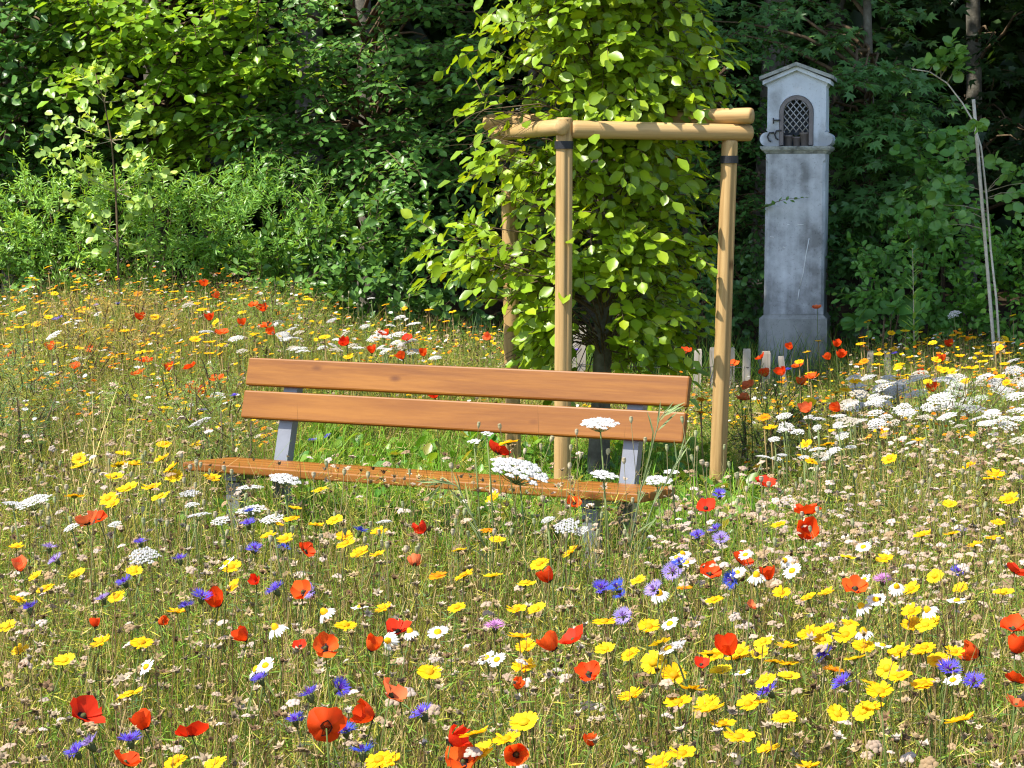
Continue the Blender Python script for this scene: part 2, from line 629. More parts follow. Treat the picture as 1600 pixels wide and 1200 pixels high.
HIDE = []                                                    # pixel boxes hidden from the camera for things behind them


def build_leaves(parent, L, kind, base, n_single=0, var=0.28, yellow=0.15, behind=True, crown='crown', mat='leaf'):
    """the crown as one part, its most visible leaves as parts of their own"""
    P, D, Nn, S = L.cat()
    R = frames(D, Nn)
    n = len(P)
    tint = leaf_tints(n, base, var, yellow)
    single = np.zeros(n, bool)
    if n_single:
        c = P + R[:, :, 1] * (S * 0.5)[:, None]
        px, py, dep = project(c)
        view = unit(np.array([0, 0, CAMZ]) - c)
        area = S ** 2 * np.abs((R[:, :, 2] * view).sum(1)) / dep ** 2
        ok = (px > 5) & (px < 1595) & (py > 5) & (py < 1195)
        if behind:
            for x0, y0, x1, y1 in HIDE:
                ok &= ~((px > x0) & (px < x1) & (py > y0) & (py < y1))
        cell = (px // 9).astype(int) * 4096 + (py // 9).astype(int)
        order = np.argsort(dep)
        seen, front = set(), []
        for i in order:
            if ok[i] and cell[i] not in seen:
                seen.add(cell[i])
                front.append(i)
        front = np.array(front, int)
        if len(front):
            front = front[np.argsort(-area[front])][:n_single]
            single[front] = True
    rest = ~single
    if rest.any():
        g = scatter(PROTO[kind], P[rest], R[rest], S[rest], tint[rest])
        tag(link(crown, g.mesh(crown, mat), parent), kind='stuff')
    idx = np.where(single)[0]
    if len(idx):
        V, T, C = PROTO[kind]
        k = 6
        order = idx[np.argsort(tint[idx].sum(1))]
        for grp in np.array_split(order, k):
            if not len(grp):
                continue
            g = Geo()
            g.add(V, T, np.clip(C * tint[grp].mean(0), 0, 1))
            me = g.mesh('leaf', mat)
            for i in grp:
                mtx = np.eye(4)
                mtx[:3, :3] = R[i] * S[i]
                mtx[:3, 3] = P[i]
                link('leaf', me, parent, Matrix(mtx.tolist()))
    return n


# ------------------------------------------------------------------ ground
xs = np.unique(np.concatenate([np.linspace(-150, -8, 24), np.linspace(-8, 8, 81), np.linspace(8, 150, 24)]))
ys = np.unique(np.concatenate([np.linspace(-60, 0, 16), np.linspace(0, 20, 101), np.linspace(20, 200, 50)]))
X, Y = np.meshgrid(xs, ys)
Z = ground(X, Y) - 0.002
g = Geo()
nx, ny = len(xs), len(ys)
I = (np.arange(ny - 1)[:, None] * nx + np.arange(nx - 1)[None]).ravel()
g.add(np.stack([X.ravel(), Y.ravel(), Z.ravel()], 1), np.stack([I, I + 1, I + nx + 1, I + nx], 1), (0.1, 0.1, 0.1))
tag(link('ground', g.mesh('ground', 'soil', True)), 'brown soil under the flower meadow and the wood edge', None, None, 'structure')

# ------------------------------------------------------------------ bench
BX, BY, BTH = -0.4198, 7.2629, 0.4388
bz = float(ground(BX, BY))
bench = thing('park_bench', 'orange-brown wooden slatted bench with grey steel legs standing in the flower meadow', 'bench', (BX, BY, 0.0), -BTH)
BL = 1.925
ZS, ZT, DEP = 0.459, 0.0234, 0.352
seat_ang = math.atan2(ZT, DEP)
sw, gap, thk = 0.0800, 0.0105, 0.034
seat_me = box_mesh('seat_slat', (BL, sw, thk), 'bench_wood', 0.006)
for k in range(4):
    v = sw / 2 + k * (sw + gap)
    o = link('seat_slat', seat_me, bench)
    o.location = (0, v * math.cos(seat_ang), ZS - thk / 2 - v * math.sin(seat_ang))
    o.rotation_euler = (-seat_ang, 0, 0)
LEAN = 0.2843
VLB, ZLB = 0.4169, 0.5907
back_me = box_mesh('backrest_slat', (BL, thk, 0.115), 'bench_wood', 0.007)
for k in range(2):
    t = 0.0575 + k * (0.115 + 0.022)
    o = link('backrest_slat', back_me, bench)
    o.location = (0, VLB + t * math.sin(LEAN) + thk / 2 * math.cos(LEAN), ZLB + t * math.cos(LEAN) - thk / 2 * math.sin(LEAN))
    o.rotation_euler = (-LEAN, 0, 0)
for u in (-0.765, 0.745):
    # upright behind the backrest: a flat bar bent at the seat
    w, d = 0.062, 0.045
    v0, z0 = VLB + thk + 0.004, ZLB
    t1 = 0.225
    top = (v0 + t1 * math.sin(LEAN), z0 + t1 * math.cos(LEAN))
    bot = (v0 - 0.24 * math.sin(LEAN), z0 - 0.24 * math.cos(LEAN))
    foot = (bot[0] + 0.05, -0.02)
    g = Geo()
    V, F = [], []
    for (v, z) in (top, bot, foot):
        V += [(u - w / 2, v, z), (u + w / 2, v, z), (u + w / 2, v + d, z - 0.008), (u - w / 2, v + d, z - 0.008)]
    for i in range(2):
        for j in range(4):
            k = (j + 1) % 4
            F.append((i * 4 + j, (i + 1) * 4 + j, (i + 1) * 4 + k, i * 4 + k))
    F += [(0, 1, 2, 3), (11, 10, 9, 8)]
    g.add(V, F, (0.2, 0.2, 0.2))
    link('upright', g.mesh('upright', 'steel', False), bench)
    g = Geo()
    link('front_leg', box_mesh('front_leg', (w, 0.045, ZS - thk - 0.030), 'steel', 0.002, (u, 0.075, (ZS - thk - 0.030) / 2 - 0.012)), bench)
    o = link('seat_bearer', box_mesh('seat_bearer', (w - 0.008, 0.40, 0.030), 'steel', 0.002), bench)
    o.location = (u, 0.235, ZS - thk - 0.0165 - 0.235 * math.tan(seat_ang))
    o.rotation_euler = (-seat_ang, 0, 0)

# ------------------------------------------------------------------ stake frame round the young tree
FX, FY = 0.230, 8.80
e1 = np.array([0.76, 0.25]) / math.hypot(0.76, 0.25)
e2 = np.array([-e1[1], e1[0]])
SIDE = 0.80
stake = thing('tree_stake_frame', 'frame of three round timber stakes joined by rails round the young hornbeam', 'stake frame', (FX, FY, 0), math.atan2(e1[1], e1[0]))


def pole(name, length, r, axis, seed, groove=True, sides=28, rings=18):
    """a turned timber pole along +z with a drying crack, slight bends and rounded ends"""
    q = np.random.default_rng(seed)
    zs = np.concatenate([[0, 0.006], np.linspace(0.02, length - 0.02, rings), [length - 0.006, length]])
    g = Geo()
    V = []
    ph = q.uniform(0, 6.28, 4)
    for z in zs:
        e = min(z, length - z)
        rr = r * (0.90 if e < 0.001 else 0.97 if e < 0.01 else 1.0) * (1 + 0.02 * math.sin(3.1 * z + ph[0]))
        an = np.arange(sides) * 2 * math.pi / sides
        rad = np.full(sides, rr)
        if groove and 0.02 < e:
            j = int(axis) % sides
            rad[j] -= 0.011 * (0.5 + 0.5 * math.sin(2.3 * z + ph[1])) + 0.0015
        cx, cy_ = 0.003 * math.sin(1.7 * z + ph[2]), 0.003 * math.sin(1.3 * z + ph[3])
        V.append(np.stack([cx + rad * np.cos(an), cy_ + rad * np.sin(an), np.full(sides, z)], 1))
    n = len(zs)
    F = [(i * sides + j, i * sides + (j + 1) % sides, (i + 1) * sides + (j + 1) % sides, (i + 1) * sides + j) for i in range(n - 1) for j in range(sides)]
    F += [tuple(range(sides))[::-1], tuple((n - 1) * sides + j for j in range(sides))]
    g.add(np.concatenate(V), F, (0.5, 0.3, 0.1))
    return g.mesh(name, 'stake_wood', True)


PR = 0.0375
corners = {'front': (0, 0, 1.835), 'right': (SIDE, 0, 1.742), 'left': (0, SIDE, 1.752)}
leans = {'front': (0.004, 0.0), 'right': (0.028, -0.01), 'left': (-0.02, 0.0), 'rear': (0.0, 0.0)}
for i, (k, (a, b, h)) in enumerate(corners.items()):
    ln = leans[k]
    o = link('post', pole('post', h + 0.1, PR, 21 if k != 'right' else 22, 40 + i), stake)
    o.location = (a - ln[0] * 1.75, b - ln[1] * 1.75, -0.1)
    o.rotation_euler = (-ln[1], ln[0], 0)
    # black strap round the post under the rail
    zz = {'front': 1.715, 'right': 1.655, 'left': 1.64, 'rear': 1.66}[k]
    an = np.linspace(0, 2 * math.pi, 29)[:-1]
    g = Geo()
    V, F = [], []
    for (rr, z) in ((PR + 0.001, -0.017), (PR + 0.0045, -0.017), (PR + 0.0045, 0.017), (PR + 0.001, 0.017)):
        V.append(np.stack([rr * np.cos(an), rr * np.sin(an), np.full(28, z)], 1))
    for i2 in range(4):
        i3 = (i2 + 1) % 4
        for j in range(28):
            k2 = (j + 1) % 28
            F.append((i2 * 28 + j, i2 * 28 + k2, i3 * 28 + k2, i3 * 28 + j))
    g.add(np.concatenate(V), F, (0.02, 0.02, 0.02))
    s = link('strap', g.mesh('strap', 'rubber', False), stake)
    s.location = (a - ln[0] * (1.75 - zz), b - ln[1] * (1.75 - zz), zz)


def rail(p, q, r, seed, crack):
    p, q = Vector(p), Vector(q)
    d = q - p
    o = link('rail', pole('rail', d.length, r, crack, seed), stake)
    o.location = p
    o.rotation_euler = d.to_track_quat('Z', 'Y').to_euler()


rail((0.030, -0.004, 1.787), (SIDE + 0.10, -0.004, 1.778), 0.039, 61, 9)          # front
rail((-0.030, -0.055, 1.790), (-0.020, SIDE + 0.13, 1.790), 0.037, 62, 3)         # left
rail((SIDE + 0.085, -0.055, 1.852), (-0.08, SIDE + 0.10, 1.842), 0.037, 63, 5)    # behind the tree, resting on the other two

# ------------------------------------------------------------------ wayside shrine
sc_ = at(1243, 500, 15.6)
SX, SY = sc_[0], 15.6
sg = float(ground(SX, SY))
shrine = thing('wayside_shrine', 'pale grey stone wayside shrine pillar with gabled head and latticed niche', 'shrine', (SX, SY, sg), math.radians(-12.5))
K = 15.6 / FPX                                              # metres for one pixel at the shrine


def zpix(py):
    return float(at(1243, py, 15.6 - 0.23)[2]) - sg


def prism(outline, depth0, depth1, mat, name, holes=None, bevel=0.0):
    """outline in (x, z) swept from y = depth0 to depth1"""
    bm = bmesh.new()
    loops = [outline] + (holes or [])
    edges = []
    for lp in loops:
        vs = [bm.verts.new((x, depth0, z)) for x, z in lp]
        edges += [bm.edges.new((vs[i], vs[(i + 1) % len(vs)])) for i in range(len(vs))]
    bmesh.ops.triangle_fill(bm, use_beauty=True, use_dissolve=False, edges=edges)
    ext = bmesh.ops.extrude_face_region(bm, geom=list(bm.faces))
    bmesh.ops.translate(bm, vec=(0, depth1 - depth0, 0), verts=[v for v in ext['geom'] if isinstance(v, bmesh.types.BMVert)])
    bmesh.ops.recalc_face_normals(bm, faces=bm.faces)
    me = bpy.data.meshes.new(name)
    bm.to_mesh(me)
    bm.free()
    me.materials.append(M[mat])
    return me


def tiers(levels, mat, name):
    """square tiers: (z, half width, half depth) from bottom to top, closed"""
    g = Geo()
    V = []
    for z, w, d in levels:
        V += [(-w, -d, z), (w, -d, z), (w, d, z), (-w, d, z)]
    n = len(levels)
    F = [(i * 4 + j, i * 4 + (j + 1) % 4, (i + 1) * 4 + (j + 1) % 4, (i + 1) * 4 + j) for i in range(n - 1) for j in range(4)]
    F += [(3, 2, 1, 0), tuple((n - 1) * 4 + j for j in range(4))]
    g.add(V, F, (0.4, 0.4, 0.4))
    return g.mesh(name, mat, False)


z_pl, z_sh, z_co, z_hd = zpix(497), zpix(240), zpix(231), zpix(112)
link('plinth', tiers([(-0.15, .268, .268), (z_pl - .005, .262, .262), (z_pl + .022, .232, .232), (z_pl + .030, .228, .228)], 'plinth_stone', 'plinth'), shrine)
ch = 0.022
g = Geo()
V = []
for z, w, c in ((z_pl + .031, .232, .004), (z_pl + .075, .232, .004), (z_pl + .10, .232, ch), (z_sh - .07, .229, ch), (z_sh - .045, .229, .004), (z_sh - .001, .229, .004)):
    V += [(-w + c, -w, z), (w - c, -w, z), (w, -w + c, z), (w, w - c, z), (w - c, w, z), (-w + c, w, z), (-w, w - c, z), (-w, -w + c, z)]
F = [(i * 8 + j, i * 8 + (j + 1) % 8, (i + 1) * 8 + (j + 1) % 8, (i + 1) * 8 + j) for i in range(5) for j in range(8)]
F += [tuple(range(8))[::-1], tuple(40 + j for j in range(8))]
g.add(V, F, (0.4, 0.4, 0.4))
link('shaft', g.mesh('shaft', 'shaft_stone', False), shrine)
link('cornice', tiers([(z_sh, .232, .232), (z_sh + .012, .242, .242), (z_sh + .018, .242, .242), (z_sh + .019, .250, .250), (z_sh + .030, .262, .262), (z_sh + .036, .262, .262),
                       (z_sh + .037, .268, .268), (z_sh + .055, .272, .272), (z_sh + .058, .266, .266)], 'roof_stone', 'cornice'), shrine)
zb = z_sh + .0585
zt = zpix(124)
zr = zpix(104)
# head: scrolls at the foot, straight cheeks, little ears under the gable, arched niche
def arc(cx, cz, r, a0, a1, n):
    return [(cx + r * math.cos(math.radians(a0 + (a1 - a0) * i / (n - 1))), cz + r * math.sin(math.radians(a0 + (a1 - a0) * i / (n - 1)))) for i in range(n)]


hw = .236
scr = arc(.226, zb + .054, .054, -78, 100, 12)
right = [(.12, zb)] + scr + [(hw - .006, zb + .122), (hw - .012, zb + .145), (hw - .012, zt - .055), (hw - .004, zt - .045), (hw, zt - .03), (hw, zt - .002)]
left = [(-x, z) for x, z in right][::-1]
outline = right + [(0, zr - .02)] + left
nw, nz0, nzr = .132, zb + .004, zpix(148) - .133
niche = [(nw, nz0), (nw, nzr)] + arc(0, nzr, nw, 8, 172, 17) + [(-nw, nzr), (-nw, nz0)]
outer = right + [(0, zr - .02)] + left
# the niche is open down to the sill: make the outline run round it
front = outer[:]
front = right + [(0, zr - .02)] + left + niche[::-1]
HD = .20
link('head', prism(front, -HD, HD - .06, 'head_stone', 'head'), shrine)
link('head_back', prism([(x * .999, z) for x, z in outline], HD - .058, HD + .02, 'head_stone', 'head_back'), shrine)
link('niche_wall', prism([(nw - .002, nz0), (nw - .002, nzr)] + arc(0, nzr, nw - .002, 8, 172, 17) + [(-nw + .002, nzr), (-nw + .002, nz0)], .06, .08, 'niche', 'niche_wall'), shrine)
# roof: two moulded courses of a low gable
ro = .262
rz = zpix(119)
rp = zpix(97)


def gable(over, z_e, z_p, th):
    return [(-over, z_e), (0, z_p), (over, z_e), (over, z_e - th), (0, z_p - th), (-over, z_e - th)]


roof = link('roof', prism(gable(ro + .022, rz, rp, .028), -HD - .065, HD + .05, 'roof_stone', 'roof'), shrine)
link('roof_moulding', prism(gable(ro - .002, rz - .031, rp - .029, .032), -HD - .035, HD + .03, 'head_stone', 'roof_moulding'), roof)
# door: arched frame with a diamond lattice
fw = .030
dz0 = nz0 + .004
oarc = [(nw - .004, dz0), (nw - .004, nzr)] + arc(0, nzr, nw - .004, 8, 172, 17) + [(-nw + .004, nzr), (-nw + .004, dz0)]
iarc = [(nw - .004 - fw, dz0), (nw - .004 - fw, nzr)] + arc(0, nzr, nw - .004 - fw, 8, 172, 17) + [(-nw + .004 + fw, nzr), (-nw + .004 + fw, dz0)]
door = link('door_frame', prism(oarc + iarc[::-1], -HD - .012, -HD + .012, 'door_metal', 'door_frame'), shrine)
g = Geo()
iw = nw - .004 - fw
ztop = nzr + iw
zlow = dz0 + .105
sp = 0.048
for sgn in (-1, 1):
    for k in range(-12, 14):
        pts = []
        for t in np.linspace(-iw, iw, 61):
            z = zlow + k * sp * 1.18 + sgn * t * 1.18
            inside = zlow - .01 <= z <= (nzr + math.sqrt(max(0, iw * iw - t * t)))
            if inside:
                pts.append((t, -HD + .002 * sgn, z))
        if len(pts) > 3:
            a, b = np.array(pts[0]), np.array(pts[-1])
            g.join(tube([a, b], 0.0042, 4, (0.4, 0.4, 0.4)))
link('lattice', g.mesh('lattice', 'lattice_metal'), door)
for zz, kind in ((nzr - .06, 'latch'), (zb + .10, 'hinge'), (zb + .085, 'hinge')):
    g = Geo()
    if kind == 'latch':
        g.join(tube([(-nw + .01, -HD - .014, zz), (-nw - .045, -HD - .014, zz)], .006, 6, (0.05,) * 3))
        g.join(tube([(-nw - .043, -HD - .014, zz + .018), (-nw - .043, -HD - .014, zz - .026)], .006, 6, (0.05,) * 3))
    else:
        x0 = -nw - (.0 if zz > zb + .09 else .055)
        path = [(x0 + .02, -HD - .014, zz + .02), (x0 - .018, -HD - .014, zz + .018), (x0 - .032, -HD - .014, zz - .012), (x0 - .020, -HD - .014, zz - .042), (x0 - .004, -HD - .014, zz - .050)]
        g.join(tube(path, .0065, 6, (0.05,) * 3))
    link(kind, g.mesh(kind, 'iron'), shrine)
ROT = Matrix.Rotation(math.radians(-12.5), 4, 'Z')
for x, r, h, lab in ((-.066, .036, .085, 'small grey clay pot behind the shrine lattice, beside the door hinge'),
                     (.0, .034, .072, 'squat grey clay pot with a green sprig behind the shrine lattice'),
                     (.066, .044, .105, 'tall flared grey clay pot behind the shrine lattice')):
    prof = [(0.0, 0.0), (r * .75, 0.0), (r * .98, h * .85), (r * 1.08, h * .86), (r * 1.08, h), (r * .9, h), (r * .8, h * .8), (0, h * .78)]
    n = 14
    V, F = [], []
    for (a, z) in prof:
        for j in range(n):
            V.append((a * math.cos(j * 2 * math.pi / n), a * math.sin(j * 2 * math.pi / n), z))
    for i in range(len(prof) - 1):
        for j in range(n):
            F.append((i * n + j, i * n + (j + 1) % n, (i + 1) * n + (j + 1) % n, (i + 1) * n + j))
    g = Geo()
    g.add(V, F, (0.2, 0.2, 0.2))
    me = g.mesh('flower_pot', 'clay', True)
    po = link('flower_pot', me)
    po.matrix_world = Matrix.Translation((SX, SY, sg)) @ ROT @ Matrix.Translation((x, -HD + .075, zb + .001))
    tag(po, lab, 'flower pot')
    if x == 0:
        L = Leaves()
        for k in range(9):
            an = rng.uniform(0, 6.28)
            L.add((0, 0, h * .8), (math.cos(an), math.sin(an), 1.0), (math.cos(an) * -.5, math.sin(an) * -.5, 1), .05)
        build_leaves(po, L, 'ovate', (0.05, 0.10, 0.02), crown='sprig')
twig_t = thing('ivy_twig', 'small leafy twig reaching across the shaft of the shrine', 'twig')
L = Leaves()
pts = np.array([at(1180, 330, 15.5), at(1205, 318, 15.28), at(1228, 311, 15.24), at(1256, 309, 15.24)])
L.spray(pts[0], pts[1] - pts[0], 0.25, 9, 0.06, 0.9, 0.35, (0, -0.4, 0.8), 0.0)
L.spray(pts[1], pts[3] - pts[1], 0.26, 9, 0.045, 0.9, 0.35, (0, -0.4, 0.8), 0.0)
link('stem', tube(pts, [0.004, 0.003, 0.002, 0.001], 5).mesh('stem', 'twig', True), twig_t)
build_leaves(twig_t, L, 'ovate', (0.10, 0.22, 0.05), 40, behind=False)
# plaster scratches on the shaft: thin pale chips standing a hair proud
for pts in ([(1266, 372), (1262, 395), (1258, 425), (1253, 447)], [(1252, 452), (1250, 470)], [(1206, 370), (1212, 371)], [(1232, 351), (1236, 351)], [(1226, 386), (1230, 387)], [(1248, 351), (1258, 351)]):
    g = Geo()
    path = [((px - 1243.5) * K, -.2325, float(at(1243, py, 15.37)[2]) - sg) for px, py in pts]
    g.join(tube(path, .0030, 4, (0.7, 0.7, 0.7)))
    link('paint_chip', g.mesh('paint_chip', 'chip'), shrine)

# ------------------------------------------------------------------ low paling fence in front of the wood
fence = thing('paling_fence', 'low weathered paling fence of split pickets at the foot of the shrine', 'fence', (0, 0, 0))
pick = [(838, 545, 13, 0), (906, 509, 21, 0.02), (1091, 546, 12, 0.03), (1114, 543, 10, -0.02), (1143, 543, 10, 0.0), (1167, 545, 12, 0.01),
        (1197, 549, 14, 0.01), (1220, 556, 9, -0.12), (1360, 548, 9, 0.02), (1387, 550, 9, -0.02)]
wire_pts = []
for i, (px, py, w, tilt) in enumerate(pick):
    d = 13.75 + 0.05 * math.sin(i * 2.1)
    p = at(px, py, d)
    g0 = float(ground(p[0], d))
    h = p[2] - g0
    ww = w * d / FPX
    q = np.random.default_rng(90 + i)
    V = []
    for z in (-0.15, h * 0.5, h - 0.02, h):
        s = 0.86 if z == h else 1.0
        a = ww / 2 * s * q.uniform(0.93, 1.05)
        b = 0.016 * s
        V += [(-a, -b, z), (a, -b * 1.2, z + q.normal(0, .003)), (a, b, z + q.normal(0, .003)), (-a, b, z)]
    F = [(k * 4 + j, k * 4 + (j + 1) % 4, (k + 1) * 4 + (j + 1) % 4, (k + 1) * 4 + j) for k in range(3) for j in range(4)] + [(3, 2, 1, 0), (12, 13, 14, 15)]
    g = Geo().add(V, F, (0.3, 0.3, 0.3))
    o = link('picket', g.mesh('picket', 'grey_wood', False), fence)
    o.location = (p[0] - tilt * h, d, g0)
    o.rotation_euler = (0, tilt, 0)
    wire_pts.append((p[0], d - 0.022, g0 + 0.27 + 0.01 * (i % 2)))
link('wire', tube(wire_pts, 0.0022, 5).mesh('wire', 'iron'), fence)

# ------------------------------------------------------------------ the young hornbeam inside the stakes
TX, TY = 0.405, 9.35
tree = thing('hornbeam_tree', 'young columnar hornbeam with bright green leaves inside the stake frame', 'tree', (0, 0, 0))
tz = np.linspace(-0.1, 3.5, 24)
tr = np.interp(tz, [-0.1, 0.05, 0.5, 1.2, 2.6, 3.5], [0.075, 0.060, 0.046, 0.040, 0.022, 0.006])
tp = np.stack([TX + 0.02 * np.sin(tz * 1.3) + 0.012 * tz, TY + 0.015 * np.cos(tz * 1.7), tz], 1)
link('trunk', tube(tp, tr, 14).mesh('trunk', 'bark', True), tree)
L = Leaves()
twigs = Geo()


def crown_radius(z, az):
    """outline of the crown read from the photograph, wider on the sunny side"""
    left = np.interp(z, [0.55, 0.72, 0.95, 1.15, 1.30, 1.60, 1.85, 2.05, 2.35, 2.6, 3.0, 3.6], [0.12, 0.30, 0.48, 0.74, 0.80, 0.62, 0.70, 0.66, 0.52, 0.46, 0.34, 0.06])
    right = np.interp(z, [0.55, 0.72, 0.95, 1.25, 1.60, 1.85, 2.1, 2.4, 2.6, 3.0, 3.6], [0.30, 0.42, 0.52, 0.58, 0.60, 0.62, 0.66, 0.62, 0.56, 0.40, 0.06])
    k = 0.5 - 0.5 * np.cos(az)
    return left * k + right * (1 - k)


for i in range(285):
    z0 = rng.uniform(0.50, 2.7) if i < 240 else rng.uniform(2.4, 3.4)
    az = rng.uniform(0, 2 * math.pi)
    if i % 3 == 0:
        az = rng.uniform(math.pi * 0.9, math.pi * 1.95)        # more on the side one sees
    zt_ = z0 + rng.uniform(0.0, 0.25)
    R_ = float(crown_radius(zt_, az)) * rng.uniform(0.70, 1.02)
    d2 = np.array([math.cos(az), math.sin(az)])
    # keep the face towards the front stakes thin so that the stakes stay clear
    nf = -(d2[0] * e2[0] + d2[1] * e2[1])                     # towards the front rail
    if nf > 0.05:
        R_ = min(R_, 0.27 / nf)
    nr = d2[0] * e1[0] + d2[1] * e1[1]
    if nr > 0.05:
        R_ = min(R_, 0.40 / nr)
    base = np.array([np.interp(z0, tz, tp[:, 0]), np.interp(z0, tz, tp[:, 1]), max(0.72 + 0.1 * rng.random(), z0 - rng.uniform(0.05, 0.25))])
    tip = np.array([base[0] + d2[0] * R_, base[1] + d2[1] * R_, zt_])
    midp = base * 0.45 + tip * 0.55 + np.array([0, 0, 0.06])
    path = np.array([base, midp, tip])
    twigs.join(tube(path, [0.0045, 0.003, 0.0015], 4, (0.1, 0.07, 0.04), False))
    out = np.array([d2[0], d2[1], 0.0])
    # leafy twigs: along the branch and beyond its tip
    nt_ = 5
    for j in range(nt_):
        t = 0.35 + 0.65 * j / (nt_ - 1)
        o = path[0] * (1 - t) + path[2] * t + np.array([0, 0, 0.05 * math.sin(t * 3)]) + rng.normal(0, 0.03, 3)
        qx, qy, _ = project(o)
        if 893 < qx[0] < 965 and qy[0] > 440 and o[1] < TY + 0.1 and rng.random() < 0.93:
            continue                                          # the bare trunk shows here
        dirn = out * rng.uniform(0.5, 1.1) + np.array([rng.normal(0, 0.6), rng.normal(0, 0.6), rng.uniform(-0.35, 0.30)])
        nrm = np.array([out[0] * 0.55 - 0.12, out[1] * 0.55 - 0.15, 0.8])
        pts = L.spray(o, dirn, rng.uniform(0.14, 0.24), int(rng.integers(6, 9)), 0.074, 0.95, 0.32, nrm, rng.uniform(0.1, 0.5))
        twigs.join(tube(pts, [0.0025, 0.002, 0.0015, 0.001], 3, (0.12, 0.09, 0.04), False))
tag(link('branch', twigs.mesh('branch', 'twig'), tree), kind='stuff')
# the rails, the sunny stake and the foot of the trunk stay clear of leaves
P = L.cat()[0]
qx, qy, _ = project(P)
loc = P[:, :2] - np.array([FX, FY])
la, lb = loc @ e1, loc @ e2
rnd = rng.random(len(P))
gone = (P[:, 2] > 1.70) & (P[:, 2] < 1.90) & (la < 0.03) & (rnd < 0.9)
gone |= (la < 0.02) & (np.abs(qx - 791) < 17) & (qy > 225) & (rnd < 0.6)
gone |= (qx < 812) & (qy > 475) & (rnd < 0.85)
gone |= (qx > 892) & (qx < 966) & (qy > 455) & (rnd < 0.95)
gone |= (qx > 1118) & (qy > 230) & (rnd < 0.8)
gone |= (lb < 0.02) & (P[:, 2] > 1.66) & (P[:, 2] < 1.88) & (rnd < 0.8)
L.keep(~gone)
HORN = (0.195, 0.315, 0.014)
build_leaves(tree, L, 'broad', HORN, 300, 0.25, 0.22, behind=False)

# ------------------------------------------------------------------ trees and shrubs of the wood edge
HIDE += [(700, 0, 1150, 580), (1190, 95, 1312, 590), (0, 470, 1600, 1200)]


def limb(p, q, r0, r1, sag=0.1, sides=6):
    p, q = np.asarray(p, float), np.asarray(q, float)
    t = np.linspace(0, 1, 6)[:, None]
    path = p * (1 - t) + q * t + np.array([0, 0, 1]) * (np.sin(t * math.pi) * sag) + rng.normal(0, 0.015, (6, 3))
    return tube(path, np.linspace(r0, r1, 6), sides)


def layered_tree(name, label, root, trunk_h, trunk_r, boxes, leaf, kind, base, n_single, per=1.0, lean=(0, 0), yellow=0.12, var=0.3, toward=(-0.15, -0.9, -0.18), length=(0.35, 0.65)):
    """broadleaf tree: trunk, limbs and flat leafy sprays filling pixel boxes (x0, y0, x1, y1, distance0, distance1, count)"""
    gz = float(ground(*root))
    t = thing(name, label, 'tree')
    z = np.linspace(-0.2, trunk_h, 12)
    path = np.stack([root[0] + lean[0] * z / trunk_h + 0.04 * np.sin(z * 1.1), root[1] + lean[1] * z / trunk_h + 0.04 * np.cos(z * 0.9), gz + z], 1)
    link('trunk', tube(path, np.linspace(trunk_r, trunk_r * 0.55, 12), 12).mesh('trunk', 'bark', True), t)
    L = Leaves()
    g = Geo()
    for x0, y0, x1, y1, d0, d1, cnt in boxes:
        for i in range(int(cnt * per)):
            d = rng.uniform(d0, d1)
            layers = max(2, int((y1 - y0) / 55))
            py = y0 + (y1 - y0) * ((rng.integers(0, layers) + rng.normal(0.5, 0.22)) / layers)
            p = at(rng.uniform(x0, x1), py, d)
            dirn = np.array(toward) + rng.normal(0, 0.45, 3) * np.array([1.3, 1, 0.35])
            ln = rng.uniform(*length)
            pts = L.spray(p, dirn, ln, int(ln / leaf * 1.5) + 3, leaf, 0.95, 0.28, (-0.1, -0.30, 0.9), rng.uniform(0.05, 0.3))
            g.join(tube(pts, [0.006, 0.004, 0.003, 0.0015], 4, (0.1, 0.07, 0.04), False))
            du = unit(dirn)
            sd = unit(np.cross(du, (0, 0, 1)))
            for k in range(4):
                f = 0.15 + 0.2 * k
                o = pts[0] * (1 - f) + pts[3] * f
                s = 1 if k % 2 else -1
                l2 = ln * rng.uniform(0.3, 0.55)
                q = L.spray(o, du * 0.7 + sd * s, l2, int(l2 / leaf * 1.5) + 2, leaf, 0.95, 0.28, (-0.1, -0.30, 0.9), rng.uniform(0.05, 0.35))
                g.join(tube(q, [0.003, 0.002, 0.002, 0.001], 3, (0.1, 0.07, 0.04), False))
            if i % 4 == 0:
                zz = min(trunk_h + gz, max(gz + 0.8, p[2] - rng.uniform(-0.2, 0.6)))
                bp_ = np.array([np.interp(zz, path[:, 2], path[:, 0]), np.interp(zz, path[:, 2], path[:, 1]), zz])
                g.join(limb(bp_, p, 0.022, 0.006, 0.12, 5))
    tag(link('branch', g.mesh('branch', 'twig'), t), kind='stuff')
    build_leaves(t, L, kind, base, n_single, var, yellow)
    return t


